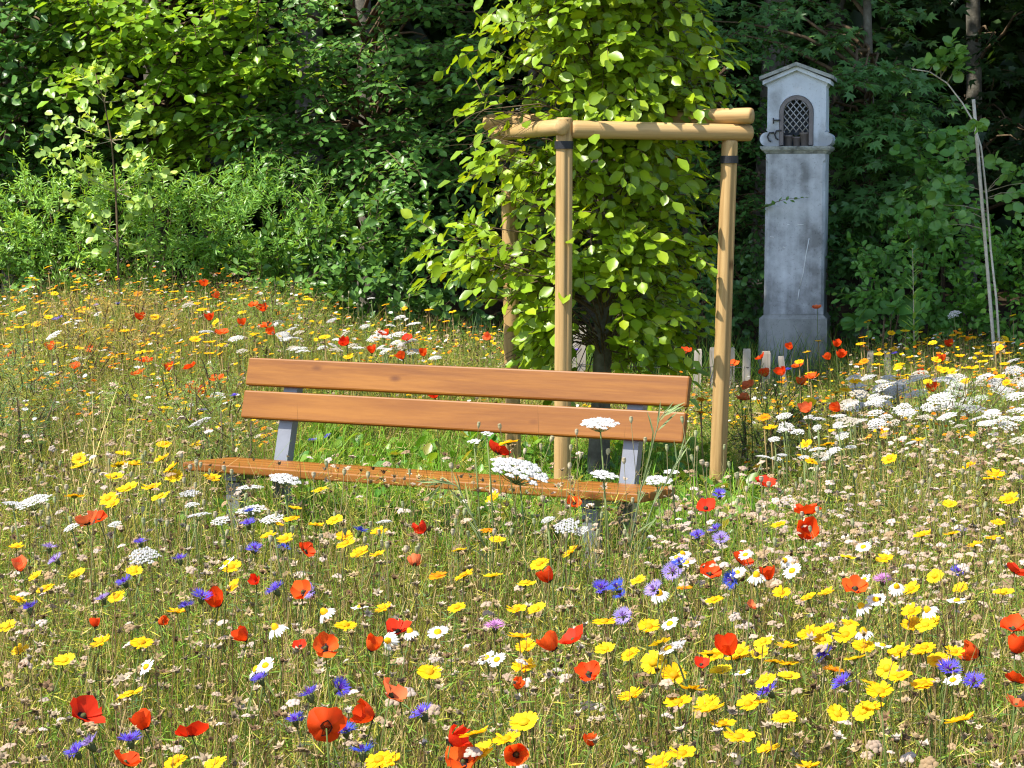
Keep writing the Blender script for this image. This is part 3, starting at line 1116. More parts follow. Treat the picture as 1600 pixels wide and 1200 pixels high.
def shrub(name, label, lumps, leaf, kind, base, n_single, density, yellow=0.1, var=0.3, up=0.5, per_twig=8, twig=0.22, cat='shrub', group=None):
    """bushy plant: leafy twigs growing out of lumps (px, py of the middle, distance, rx, ry, rz in metres)"""
    roots = [at(l[0], l[1], l[2]) for l in lumps]
    cx, cy_ = np.mean([p[0] for p in roots]), np.mean([p[1] for p in roots])
    t = thing(name, label, cat, group=group)
    L = Leaves()
    g = Geo()
    gz = float(ground(cx, cy_))
    for l, c in zip(lumps, roots):
        rx, ry, rz_ = l[3:6]
        cnt = int(density * (rx * rz_ + ry * rz_ + rx * ry) * 4)
        v = unit(rng.normal(0, 1, (cnt, 3)))
        v[:, 1] = np.where(v[:, 1] > 0.35, -v[:, 1], v[:, 1])     # mostly the open side
        bump = 1 + 0.22 * np.sin(v[:, 0] * 7 + c[0] * 3) * np.sin(v[:, 2] * 6 + c[2] * 5)
        rr = rng.uniform(0.55, 1.0, cnt) ** 0.6 * bump
        P = c + v * np.array([rx, ry, rz_]) * rr[:, None]
        for i in range(cnt):
            if P[i, 2] < gz + 0.03:
                continue
            dirn = v[i] * 0.8 + np.array([0, 0, up]) + rng.normal(0, 0.35, 3)
            ln = twig * rng.uniform(0.6, 1.3)
            q = L.spray(P[i], dirn, ln, per_twig, leaf, 0.9, 0.35, v[i] * 0.5 + np.array([0, -0.2, 0.7]), rng.uniform(0.0, 0.4))
            if i % 2 == 0:
                g.join(tube(q[[0, 2, 3]], [0.003, 0.002, 0.001], 3, (0.1, 0.08, 0.04), False))
        for k in range(5):
            top = c + unit(rng.normal(0, 1, 3)) * np.array([rx, ry, rz_]) * 0.7
            b = np.array([c[0] + rng.normal(0, rx * 0.25), c[1] + rng.uniform(0, ry * 0.4), float(ground(c[0], c[1])) - 0.05])
            g.join(limb(b, top, 0.014, 0.004, 0.0, 5))
    tag(link('stem', g.mesh('stem', 'twig'), t), kind='stuff')
    build_leaves(t, L, kind, base, n_single, var, yellow)
    return t


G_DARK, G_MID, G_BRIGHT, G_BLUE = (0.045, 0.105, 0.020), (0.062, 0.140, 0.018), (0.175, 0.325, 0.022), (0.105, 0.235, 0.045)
layered_tree('beech_tree', 'spreading beech with layered sprays of glossy leaves between the sapling and the hornbeam', (-1.35, 18.3), 3.6, 0.12,
             [(400, -90, 760, 290, 15.8, 17.0, 170), (520, 180, 720, 330, 15.6, 16.4, 26), (390, 140, 470, 260, 15.6, 16.4, 16)], 0.085, 'ovate', G_BLUE, 150)
layered_tree('lime_tree', 'tall tree with big sunlit yellow-green leaves above the slender pale-leaved sapling', (-3.15, 17.4), 4.5, 0.10,
             [(110, -90, 410, 130, 15.6, 16.8, 100), (330, 60, 440, 210, 15.8, 16.8, 24), (240, 140, 350, 250, 16.2, 17.0, 18)], 0.105, 'broad', G_BRIGHT, 120, yellow=0.3)
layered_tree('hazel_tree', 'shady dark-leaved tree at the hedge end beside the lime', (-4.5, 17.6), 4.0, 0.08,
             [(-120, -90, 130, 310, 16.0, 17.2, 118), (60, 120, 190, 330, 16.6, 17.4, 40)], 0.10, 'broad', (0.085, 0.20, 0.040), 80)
layered_tree('maple_tree', 'field maple with lobed leaves growing behind the shrine', (3.05, 17.2), 3.4, 0.06,
             [(1290, 85, 1450, 330, 15.9, 16.8, 92), (1300, 300, 1380, 420, 16.0, 16.6, 18), (1100, -20, 1420, 80, 17.2, 18.2, 40)], 0.125, 'maple', (0.12, 0.27, 0.075), 150, length=(0.25, 0.5), yellow=0.05)
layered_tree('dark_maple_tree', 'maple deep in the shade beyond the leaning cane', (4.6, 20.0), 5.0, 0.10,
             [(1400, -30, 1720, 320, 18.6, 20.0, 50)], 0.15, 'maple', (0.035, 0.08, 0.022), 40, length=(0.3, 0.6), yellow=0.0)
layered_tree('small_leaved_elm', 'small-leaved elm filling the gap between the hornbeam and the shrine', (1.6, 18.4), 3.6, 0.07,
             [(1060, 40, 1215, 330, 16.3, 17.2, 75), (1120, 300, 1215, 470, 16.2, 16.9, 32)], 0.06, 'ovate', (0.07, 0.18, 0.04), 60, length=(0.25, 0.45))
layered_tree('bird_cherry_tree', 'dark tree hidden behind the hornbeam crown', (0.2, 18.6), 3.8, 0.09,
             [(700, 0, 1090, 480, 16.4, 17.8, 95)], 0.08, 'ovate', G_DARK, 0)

shrub('feathery_shrub', 'feathery light green shrub at the foot of the slender sapling', [(110, 380, 15.1, .62, .45, .55), (240, 375, 15.0, .55, .45, .50)], 0.060, 'lance', (0.21, 0.39, 0.055), 60, 78, up=0.9, per_twig=16, twig=0.24)
shrub('feathery_shrub', 'feathery shrub with upright shoots beside the leafy bramble', [(360, 385, 15.2, .55, .45, .48), (430, 360, 15.4, .45, .4, .42)], 0.065, 'lance', (0.17, 0.34, 0.055), 60, 78, up=0.9, per_twig=16, twig=0.24)
shrub('hedge_shrub', 'low dark shrub at the outer end of the hedge behind the yellow flowers', [(-40, 380, 15.3, .55, .45, .55), (30, 430, 15.0, .4, .35, .35)], 0.06, 'ovate', (0.13, 0.26, 0.05), 40, 62)
shrub('bramble_bush', 'leafy dark green bush below the beech sprays', [(420, 455, 14.9, .45, .4, .34), (500, 430, 15.2, .5, .4, .45)], 0.070, 'ovate', (0.115, 0.24, 0.04), 100, 52)
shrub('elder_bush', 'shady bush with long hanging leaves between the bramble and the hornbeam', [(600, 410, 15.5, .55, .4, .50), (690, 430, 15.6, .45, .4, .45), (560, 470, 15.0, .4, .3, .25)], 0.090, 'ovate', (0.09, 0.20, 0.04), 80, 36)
shrub('ivy_bush', 'ivy-like undergrowth round the back of the shrine', [(1180, 470, 16.1, .38, .3, .42), (1320, 455, 15.9, .35, .35, .45), (1100, 480, 15.9, .4, .3, .40)], 0.065, 'broad', (0.065, 0.16, 0.04), 60, 52)
shrub('dogwood_bush', 'round bush of fresh green leaves beside the leaning cane', [(1420, 440, 15.4, .42, .4, .42), (1500, 430, 15.5, .4, .4, .45)], 0.075, 'ovate', (0.115, 0.275, 0.05), 90, 56)
shrub('dogwood_bush', 'brighter green bush under the sapling with the bent stem', [(1590, 455, 15.2, .4, .4, .42), (1680, 430, 15.4, .45, .4, .5)], 0.065, 'ovate', (0.14, 0.32, 0.045), 60, 62)
shrub('hanging_ivy', 'drape of rounded leaves hanging between the maple and the leaning cane', [(1445, 300, 15.7, .20, .18, .30), (1470, 250, 15.7, .16, .15, .22)], 0.085, 'round', (0.12, 0.28, 0.055), 60, 60, up=-0.4, per_twig=7)
shrub('burdock_plant', 'low plant with large floppy leaves at the foot of the dogwood', [(1390, 505, 14.7, .20, .16, .12)], 0.15, 'broad', (0.085, 0.21, 0.045), 30, 26, per_twig=4, twig=0.10, cat='plant')

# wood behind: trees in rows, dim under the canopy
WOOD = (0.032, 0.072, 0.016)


def big_tree(name, label, root, h, r, crown_c, crown_r, n, leaf):
    t = thing(name, label, 'tree', group='tall trees of the wood')
    gz = float(ground(*root))
    z = np.linspace(-0.3, h, 14)
    path = np.stack([root[0] + 0.1 * np.sin(z * 0.5), root[1] + 0.1 * np.cos(z * 0.4), gz + z], 1)
    g = tube(path, np.linspace(r, r * 0.35, 14), 12)
    for k in range(12):
        zz = rng.uniform(h * 0.35, h)
        b = np.array([np.interp(gz + zz, path[:, 2], path[:, 0]), np.interp(gz + zz, path[:, 2], path[:, 1]), gz + zz])
        q = np.asarray(crown_c) + unit(rng.normal(0, 1, 3)) * np.asarray(crown_r) * 0.8
        g.join(limb(b, q, r * 0.35, 0.02, 0.2, 6))
    link('trunk', g.mesh('trunk', 'bark', True), t)
    L = Leaves()
    v = unit(rng.normal(0, 1, (n, 3)))
    P = np.asarray(crown_c) + v * np.asarray(crown_r) * (rng.uniform(0.3, 1.0, n) ** 0.5)[:, None]
    for i in range(n):
        L.spray(P[i], v[i] * np.array([1, 1, 0.3]) + rng.normal(0, 0.4, 3), 0.6, 7, leaf, 1.0, 0.3, (0, 0, 1), 0.2)
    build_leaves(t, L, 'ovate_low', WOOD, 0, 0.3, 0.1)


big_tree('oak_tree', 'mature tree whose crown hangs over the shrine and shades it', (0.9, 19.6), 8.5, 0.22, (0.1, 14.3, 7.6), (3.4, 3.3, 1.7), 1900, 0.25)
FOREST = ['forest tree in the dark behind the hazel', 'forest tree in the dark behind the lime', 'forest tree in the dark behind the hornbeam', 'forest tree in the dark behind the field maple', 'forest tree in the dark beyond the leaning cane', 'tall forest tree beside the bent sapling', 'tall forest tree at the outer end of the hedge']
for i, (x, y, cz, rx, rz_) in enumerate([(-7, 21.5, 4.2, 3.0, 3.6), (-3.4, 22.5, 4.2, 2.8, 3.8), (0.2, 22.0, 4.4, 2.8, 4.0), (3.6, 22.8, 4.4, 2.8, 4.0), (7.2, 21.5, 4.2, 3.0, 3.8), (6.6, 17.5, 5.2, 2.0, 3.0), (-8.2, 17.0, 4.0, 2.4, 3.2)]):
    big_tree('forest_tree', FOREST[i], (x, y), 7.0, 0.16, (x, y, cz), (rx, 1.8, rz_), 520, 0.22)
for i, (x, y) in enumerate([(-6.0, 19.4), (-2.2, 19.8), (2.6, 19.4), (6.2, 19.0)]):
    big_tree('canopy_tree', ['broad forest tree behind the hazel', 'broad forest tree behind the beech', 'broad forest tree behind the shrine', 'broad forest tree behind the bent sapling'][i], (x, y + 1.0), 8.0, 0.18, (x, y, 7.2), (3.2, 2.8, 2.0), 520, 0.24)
# undergrowth far inside the wood: closes the view
L = Leaves()
n = 17000
P = np.stack([rng.uniform(-13, 13, n), rng.uniform(22.5, 27.0, n), rng.uniform(0, 6.5, n)], 1)
P[:, 2] += ground(P[:, 0], P[:, 1])
L.add(P, rng.normal(0, 1, (n, 3)), rng.normal(0, 1, (n, 3)) + np.array([0, -0.8, 0.5]), rng.uniform(0.35, 0.6, n))
R = frames(L.cat()[1], L.cat()[2])
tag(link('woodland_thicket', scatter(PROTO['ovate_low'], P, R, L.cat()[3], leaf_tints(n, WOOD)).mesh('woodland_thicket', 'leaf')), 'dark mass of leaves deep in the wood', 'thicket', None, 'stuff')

# ------------------------------------------------------------------ saplings, cane and tall weed
sap = thing('sapling', 'slender sapling with pale rounded leaves on a straight thin stem', 'sapling')
stem_px = [(186, 470, 14.4), (184, 380, 14.4), (181, 300, 14.4), (174, 220, 14.42), (163, 160, 14.42), (148, 112, 14.42)]
path = np.array([at(*s) for s in stem_px])
path[0, 2] = float(ground(path[0, 0], path[0, 1])) - 0.05
link('stem', tube(path, np.linspace(0.010, 0.003, 6), 8).mesh('stem', 'twig', True), sap)
L = Leaves()
g = Geo()
for (x, y, n_) in [(95, 185, 1), (130, 170, 1), (215, 175, 1), (235, 205, 1), (85, 245, 1), (110, 230, 1), (120, 275, 1), (215, 262, 1), (240, 275, 1), (150, 108, 1), (130, 118, 1), (168, 125, 1),
                  (150, 205, 1), (200, 205, 1), (205, 235, 1), (150, 262, 1), (120, 320, 1), (150, 330, 1), (225, 310, 1), (205, 335, 1), (140, 360, 1), (215, 380, 1), (160, 395, 1), (200, 150, 1)]:
    tip = at(x, y, 14.4 + rng.normal(0, 0.12))
    k = np.argmin(np.abs(path[:, 2] - (tip[2] - 0.10)))
    b = path[k]
    dirn = tip - b
    g.join(tube([b, b + dirn * 0.5 + np.array([0, 0, -0.015]), tip], [0.0028, 0.002, 0.001], 4, (0.3, 0.25, 0.15), False))
    L.spray(b + dirn * 0.2, dirn, np.linalg.norm(dirn) * 0.8, 6, 0.060, 0.9, 0.4, (-0.25, -0.4, 0.8), 0.0)
    L.spray(tip - dirn * 0.15 + rng.normal(0, .02, 3), dirn + rng.normal(0, .15, 3), 0.12, 6, 0.066, 0.9, 0.5, (-0.3, -0.6, 0.7), 0.0)
    L.spray(b + dirn * 0.55, dirn, np.linalg.norm(dirn) * 0.5 + 0.05, 8, 0.064, 0.9, 0.4, (-0.25, -0.4, 0.8), 0.0)
link('branch', g.mesh('branch', 'pale_stem'), sap)
build_leaves(sap, L, 'round', (0.31, 0.47, 0.125), 300, 0.25, 0.35, behind=False)

cane_a, cane_b = at(1564, 545, 14.3), at(1521, 155, 14.3)
cane_a[2] = float(ground(cane_a[0], cane_a[1])) - 0.1
cane = tube(np.linspace(cane_a, cane_b, 9), np.tile([0.0130, 0.0120, 0.0125], 3), 8)
co = link('garden_cane', cane.mesh('garden_cane', 'cane', True))
tag(co, 'leaning pale wooden cane that supports the bent sapling', 'cane')
sap2 = thing('sapling', 'bent sapling tied to the leaning cane, its thin top arching over', 'sapling')
stem_px = [(1570, 545), (1557, 470), (1548, 390), (1541, 300), (1533, 230), (1521, 190), (1503, 160), (1480, 130), (1452, 112), (1425, 108)]
path = np.array([at(x, y, 14.26 + 0.02 * i) for i, (x, y) in enumerate(stem_px)])
path[0, 2] = float(ground(path[0, 0], path[0, 1])) - 0.05
link('stem', tube(path, np.linspace(0.009, 0.004, 10), 8).mesh('stem', 'cane', True), sap2)
L = Leaves()
g = Geo()
for (x, y, sx, sy) in [(1480, 72, 1452, 112), (1470, 95, 1470, 125), (1495, 85, 1470, 120), (1500, 100, 1480, 130), (1440, 95, 1425, 108), (1525, 195, 1521, 190), (1508, 215, 1521, 200), (1570, 270, 1541, 300), (1592, 262, 1541, 300), (1585, 300, 1541, 310), (1598, 320, 1545, 310),
                       (1560, 255, 1538, 260), (1500, 250, 1535, 245), (1490, 290, 1541, 300), (1470, 320, 1541, 330), (1480, 350, 1545, 360), (1500, 330, 1545, 345), (1610, 285, 1541, 300)]:
    tip, b = at(x, y, 14.2 + rng.normal(0, 0.1)), at(sx, sy, 14.36)
    dirn = tip - b
    g.join(tube([b, b + dirn * 0.5 + np.array([0, 0, 0.015]), tip], [0.004, 0.003, 0.0015], 4, (0.3, 0.25, 0.15), False))
    L.spray(tip - dirn * 0.1 + rng.normal(0, .02, 3), dirn + rng.normal(0, .15, 3), 0.12, 5, 0.08, 0.9, 0.5, (-0.3, -0.6, 0.7), 0.0)
    L.spray(b + dirn * 0.5, dirn, np.linalg.norm(dirn) * 0.55 + 0.04, 7, 0.085, 0.9, 0.4, (-0.1, -0.5, 0.8), 0.1)
link('branch', g.mesh('branch', 'pale_stem'), sap2)
build_leaves(sap2, L, 'round', (0.15, 0.31, 0.07), 300, 0.2, 0.1, behind=False)

weed = thing('tall_weed', 'tall pale green weed spire with narrow leaves in front of the dogwood', 'plant')
a, b = at(1432, 560, 13.6), at(1426, 388, 13.6)
a[2] = float(ground(a[0], a[1])) - 0.03
link('stem', tube(np.linspace(a, b, 5), np.linspace(0.006, 0.002, 5), 6).mesh('stem', 'pale_stem'), weed)
L = Leaves()
for t in np.linspace(0.2, 0.99, 60):
    an = rng.uniform(0, 6.28)
    L.add(a * (1 - t) + b * t, (math.cos(an), math.sin(an), 0.9), (-0.3 * math.cos(an), -0.3 * math.sin(an), 1), (0.16 - 0.11 * t) * rng.uniform(0.7, 1.2))
build_leaves(weed, L, 'lance', (0.22, 0.38, 0.08), 60, behind=False)

# ------------------------------------------------------------------ flower prototypes (head at the origin, looking up +z, size in metres)
def stem_mesh(name, r, col, mat='blade', bend=0.02, leaves=0):
    t = np.linspace(0, 1, 6)
    path = np.stack([bend * np.sin(t * math.pi), 0.6 * bend * np.sin(t * 2 * math.pi), t], 1)
    g = tube(path, np.linspace(r * 1.25, r, 6), 5, col)
    for i in range(leaves):
        z = rng.uniform(0.15, 0.8)
        an = rng.uniform(0, 6.28)
        l = rng.uniform(0.03, 0.07)
        c, s = math.cos(an), math.sin(an)
        g.add([(0, 0, z), (c * l * .6 - s * .004, s * l * .6 + c * .004, z + .05), (c * l * .6 + s * .004, s * l * .6 - c * .004, z + .05), (c * l, s * l, z + .07)], [(0, 2, 1), (1, 2, 3)], np.array(col) * 1.2)
    return g


def dome(r, h, col, n=10, rings=3, z0=0.0, rough=0.0, under=None):
    V, F = [(0, 0, z0 + h)], []
    for i in range(1, rings + 1):
        a = i / rings * math.pi / 2
        for j in range(n):
            b = 2 * math.pi * j / n
            k = 1 + rough * rng.normal()
            V.append((r * math.sin(a) * math.cos(b) * k, r * math.sin(a) * math.sin(b) * k, z0 + h * math.cos(a) + rough * h * rng.normal()))
    for j in range(n):
        F.append((0, 1 + j, 1 + (j + 1) % n))
    for i in range(rings - 1):
        for j in range(n):
            a, b = 1 + i * n + j, 1 + i * n + (j + 1) % n
            F.append((a, a + n, b + n))
            F.append((a, b + n, b))
    return Geo().add(V, np.array(F), col)


def rays(n, r0, r1, w, col, cup=0.15, droop=0.0, notch=True, jit=0.08, rows=1):
    """ring of ray petals"""
    g = Geo()
    for row in range(rows):
        for i in range(n):
            a = 2 * math.pi * (i + 0.5 * row) / n + rng.normal(0, jit)
            L_ = r1 * rng.uniform(0.90, 1.06) * (1 - 0.12 * row)
            c, s = math.cos(a), math.sin(a)
            k = cup + rng.normal(0, 0.07) + 0.10 * row
            pts = []
            tw = rng.normal(0, 0.10)
            for (t, ww) in ((0.0, 0.55), (0.5, 1.0), (0.88, 0.85)):
                rr = r0 + (L_ - r0) * t
                z = k * rr * t - droop * rr * t * t
                for sd in (-1, 1):
                    pts.append((c * rr - s * sd * w / 2 * ww, s * rr + c * sd * w / 2 * ww, z + sd * tw * w + (0.0015 if row else 0)))
            rr = L_ * (0.96 if notch else 1.0)
            pts.append((c * rr, s * rr, k * rr - droop * rr))
            cc = np.array(col) * rng.uniform(0.85, 1.12)
            C = np.tile(cc, (7, 1))
            C[:2] *= 0.85
            g.add(pts, np.array([(0, 2, 1), (1, 2, 3), (2, 4, 3), (3, 4, 5), (4, 6, 5)]), np.clip(C, 0, 1))
    return g


def poppy_petal(R, spread, cup, col, phase):
    g = Geo()
    nu, nv = 7, 5
    V, C = [], []
    for i in range(nv):
        v = i / (nv - 1)
        for j in range(nu):
            u = -1 + 2 * j / (nu - 1)
            rr = R * (0.06 + 0.94 * v) * (1 - 0.12 * u * u * v) * (1 + 0.05 * math.sin(u * 5 + phase) * v)
            a = u * spread * (0.95 + 0.12 * v)
            z = cup * R * v ** 1.6 + 0.13 * R * v * math.sin(u * 3.4 + phase) + 0.085 * R * v * v * math.sin(u * 8 + 2 * phase)
            rad = rr * math.sqrt(max(0.05, 1 - min(0.85, cup * 0.62 * v) ** 2))
            V.append((rad * math.cos(a), rad * math.sin(a), z))
            C.append(np.array(col) * (0.35 + 0.65 * min(1, v * 2.2)) * (1 + 0.10 * math.sin(u * 17 + phase)))
    F = []
    for i in range(nv - 1):
        for j in range(nu - 1):
            a = i * nu + j
            F += [(a, a + nu, a + nu + 1), (a, a + nu + 1, a + 1)]
    return g.add(V, np.array(F), np.clip(C, 0, 1))


GOLD, LEMON, AMBER = (0.84, 0.50, 0.004), (0.80, 0.58, 0.010), (0.82, 0.30, 0.004)
STEM_G, STEM_S, STEM_B = (0.10, 0.145, 0.03), (0.30, 0.22, 0.09), (0.13, 0.075, 0.035)
MAR, MAR_COL = [], {'golden': GOLD, 'lemon-yellow': LEMON, 'orange': AMBER}
for nm, c in MAR_COL.items():
    for v in range(2):
        cor = rays(17 + 2 * v, 0.007, 0.0245, 0.0078, c, 0.14 - 0.12 * v, 0.0, True, 0.07, 1)
        dsc = dome(0.0085, 0.0040, np.array(c) * np.array([0.86, 0.70, 0.5]), 10, 3, 0.0012, 0.05)
        cal = Geo().join(dome(0.0075, -0.006, (0.10, 0.14, 0.03), 8, 2, 0.0))
        one = Geo().join(cor).join(dsc).join(cal)
        MAR.append((nm, cor.mesh('corolla', 'petal'), dsc.mesh('disc', 'petal', True), cal.mesh('calyx', 'blade'), one))
RED = [(0.80, 0.070, 0.006), (0.82, 0.115, 0.012), (0.74, 0.036, 0.008), (0.80, 0.18, 0.06)]
POP = []
for ci, c in enumerate(RED):
    for (cup, R, spread, lab) in ((0.62, 0.036, 1.0, 'open'), (1.15, 0.036, 1.08, 'cupped')):
        petals = []
        for k in range(4):
            pm = poppy_petal(R * rng.uniform(0.92, 1.08), spread, cup * rng.uniform(0.7, 1.3) * (1.0 if k % 2 else 0.85), np.array(c) * rng.uniform(0.9, 1.1), rng.uniform(0, 6))
            petals.append((pm, k * math.pi / 2 + rng.normal(0, 0.15), 0.0015 * (k % 2)))
        cap = dome(0.006, 0.011, (0.10, 0.12, 0.04), 8, 3, 0.0).join(dome(0.0105, 0.004, (0.025, 0.015, 0.02), 9, 2, 0.001, 0.25))
        one = Geo()
        for pm, a, z in petals:
            one.join(pm, Matrix.Translation((0, 0, z)) @ Matrix.Rotation(a, 4, 'Z'))
        one.join(cap)
        shade = ['scarlet', 'orange-red', 'deep red', 'pale salmon-red'][ci]
        POP.append((shade, lab, [(pm.mesh('petal', 'petal', True), a, z) for pm, a, z in petals], cap.mesh('capsule', 'petal', True), one))


def cornflower(col, col2, n=10):
    g = Geo()
    for i in range(n):
        a = 2 * math.pi * i / n + rng.normal(0, 0.12)
        el = rng.uniform(0.25, 0.65)
        d = np.array([math.cos(a) * math.cos(el), math.sin(a) * math.cos(el), math.sin(el)])
        sd = np.array([-math.sin(a), math.cos(a), 0])
        up = np.cross(d, sd)
        base, throat = d * 0.002, d * 0.011
        V = [base, throat + sd * .0018, throat - sd * .0018]
        F = [(0, 1, 2)]
        for k in range(5):
            f = (k - 2) / 2
            tip = throat + d * (0.0125 - 0.003 * abs(f)) + sd * f * 0.0085 + up * rng.normal(0, 0.002)
            i0 = len(V)
            V += [throat + sd * (f * .0022 + .0016), throat + sd * (f * .0022 - .0016), tip]
            F.append((i0, i0 + 1, i0 + 2))
        g.add(V, np.array(F), np.clip(np.array(col) * rng.uniform(0.8, 1.25), 0, 1))
    for i in range(22):
        a, el = rng.uniform(0, 6.28), rng.uniform(0.7, 1.5)
        d = np.array([math.cos(a) * math.cos(el), math.sin(a) * math.cos(el), math.sin(el)])
        sd = np.array([-math.sin(a), math.cos(a), 0]) * 0.0012
        g.add([d * .003 - sd, d * .003 + sd, d * rng.uniform(.012, .017)], np.array([(0, 1, 2)]), np.clip(np.array(col2) * rng.uniform(.8, 1.2), 0, 1))
    return g


CF = []
for shade, c, c2 in (('violet-blue', (0.115, 0.085, 0.58), (0.16, 0.04, 0.42)), ('bright blue', (0.050, 0.085, 0.52), (0.12, 0.04, 0.40)), ('faded lilac', (0.33, 0.25, 0.60), (0.32, 0.16, 0.50))):
    for v in range(2):
        cor = cornflower(c, c2, 10 + v * 2)
        cal = dome(0.0062, 0.004, (0.12, 0.13, 0.04), 8, 2, 0.0).join(dome(0.0062, -0.013, (0.10, 0.12, 0.04), 8, 3, 0.0))
        CF.append((shade, cor.mesh('corolla', 'petal'), cal.mesh('calyx', 'blade', True), Geo().join(cor).join(cal)))
PINK = cornflower((0.52, 0.24, 0.50), (0.55, 0.28, 0.55), 16)
PINK_M = PINK.mesh('corolla', 'petal')
DAI = []
for dr, lab in ((0.06, 'flat'), (0.55, 'drooping')):
    for v in range(2):
        cor = rays(20, 0.007, 0.0225, 0.0052, (0.80, 0.80, 0.78), 0.10 - dr * 0.2, dr * 0.9, False, 0.05)
        dsc = dome(0.0082, 0.0055 + 0.006 * (dr > .3), (0.80, 0.48, 0.008), 12, 3, 0.0012, 0.05)
        DAI.append((lab, cor.mesh('corolla', 'petal'), dsc.mesh('disc', 'petal', True), Geo().join(cor).join(dsc)))


def umbellet(r, n, col):
    g = Geo()
    for i in range(n):
        a, q = i * 2.4, math.sqrt((i + 0.5) / n)
        c = np.array(col) * rng.uniform(0.86, 1.06)
        g.join(dome(r * 0.42, r * 0.30, np.clip(c, 0, 1), 6, 2, 0.0, 0.10), Matrix.Translation((r * q * math.cos(a) * 0.85, r * q * math.sin(a) * 0.85, r * 0.28 * (1 - q * q) + rng.normal(0, r * 0.06))))
    return g


WHITE, CREAM, GREYW = (0.62, 0.62, 0.60), (0.50, 0.46, 0.38), (0.50, 0.50, 0.50)
UML = [umbellet(1.0, 7, WHITE), umbellet(1.0, 8, WHITE)]
UML_M = [u.mesh('umbellet', 'petal', True) for u in UML]


def umbel_layout(n, domeh, seed):
    q = np.random.default_rng(seed)
    out = []
    for i in range(n):
        a, t = i * 2.39996, math.sqrt((i + 0.5) / n)
        t *= 1 + q.normal(0, 0.03)
        out.append((t * math.cos(a), t * math.sin(a), domeh * (1 - t * t) + q.normal(0, 0.02), q.uniform(0.85, 1.2)))
    return out


def umbel_spokes(lay, drop=0.45):
    g = Geo()
    for x, y, z, s in lay:
        g.join(tube([(0, 0, -drop), (x * .5, y * .5, (z - drop) * .5 - 0.08), (x, y, z - 0.02)], [0.02, 0.014, 0.012], 3, (0.20, 0.26, 0.09), False))
    return g


UMB = []
for k, (n, dh, col) in enumerate(((24, 0.30, WHITE), (30, 0.22, WHITE), (18, 0.40, CREAM), (26, 0.18, GREYW))):
    lay = umbel_layout(n, dh, k)
    g = Geo()
    for i, (x, y, z, s) in enumerate(lay):
        rr = 1.12 / math.sqrt(n) * s
        u = umbellet(1.0, 4, col)
        g.join(u, Matrix.Translation((x, y, z)) @ Matrix.Diagonal((rr, rr, rr, 1)))
    sp_ = umbel_spokes(lay)
    UMB.append((g.mesh('umbel', 'petal', True), sp_.mesh('spoke', 'blade'), Geo().join(g).join(sp_), ['white', 'white', 'cream', 'off-white'][k]))


def star_head(col, n=9, r=0.015):
    g = Geo()
    for i in range(n):
        a = 2 * math.pi * i / n + rng.normal(0, 0.15)
        el = rng.uniform(0.05, 0.8)
        c, s = math.cos(a), math.sin(a)
        rr = r * rng.uniform(0.75, 1.15)
        w = r * 0.26
        tip = (c * rr * math.cos(el), s * rr * math.cos(el), rr * math.sin(el))
        md = (c * rr * .5 * math.cos(el), s * rr * .5 * math.cos(el), rr * .38 * math.sin(el))
        g.add([(0, 0, 0), (md[0] - s * w, md[1] + c * w, md[2]), (md[0] + s * w, md[1] - c * w, md[2]), tip], np.array([(0, 1, 2), (1, 3, 2)]), np.clip(np.array(col) * rng.uniform(0.75, 1.15), 0, 1))
    g.join(dome(r * 0.36, r * 0.24, np.array(col) * 0.40, 7, 2, 0.0005, 0.1))
    g.join(dome(r * 0.36, -r * 0.42, np.array(col) * 0.55, 7, 2, 0.0))
    return g


STRAW, BEIGE, BROWN = (0.37, 0.265, 0.135), (0.44, 0.345, 0.235), (0.17, 0.10, 0.05)
STAR = [star_head(BEIGE), star_head(STRAW, 8, 0.0165), star_head((0.46, 0.39, 0.31), 10, 0.014), star_head((0.22, 0.14, 0.075), 8, 0.012)]


def capsule(col, r=0.0062, h=0.017):
    prof = [(0.25, -0.55), (0.75, -0.25), (1.0, 0.15), (0.85, 0.42), (0.95, 0.47), (0.30, 0.56)]
    V, F = [], []
    for a, z in prof:
        for j in range(8):
            V.append((a * r * math.cos(j * math.pi / 4), a * r * math.sin(j * math.pi / 4), z * h))
    for i in range(len(prof) - 1):
        for j in range(8):
            F.append((i * 8 + j, i * 8 + (j + 1) % 8, (i + 1) * 8 + (j + 1) % 8, (i + 1) * 8 + j))
    F.append(tuple(40 + j for j in range(8)))
    C = np.array([np.array(col) * (1.0 if i < 4 else 0.7) for i in range(len(prof)) for _ in range(8)])
    return Geo().add(V, F, C)


CAPS = [capsule((0.42, 0.38, 0.22)), capsule((0.50, 0.42, 0.28), 0.0072, 0.016), capsule((0.34, 0.36, 0.18), 0.0055, 0.019)]
STEMS = {k: [stem_mesh('stem', r, c, 'blade', b, lv).mesh('stem', 'blade') for b, lv in ((0.02, 3), (-0.03, 2), (0.045, 4))] for k, (r, c) in
         {'green': (0.0015, STEM_G), 'straw': (0.0013, STEM_S), 'brown': (0.0013, STEM_B), 'thick': (0.0026, (0.17, 0.22, 0.07)), 'fine': (0.0011, (0.14, 0.15, 0.05))}.items()}

BC, BS = math.cos(BTH), math.sin(BTH)


def bench_uv(x, y):
    dx, dy = np.asarray(x) - BX, np.asarray(y) - BY
    return dx * BC - dy * BS, dx * BS + dy * BC


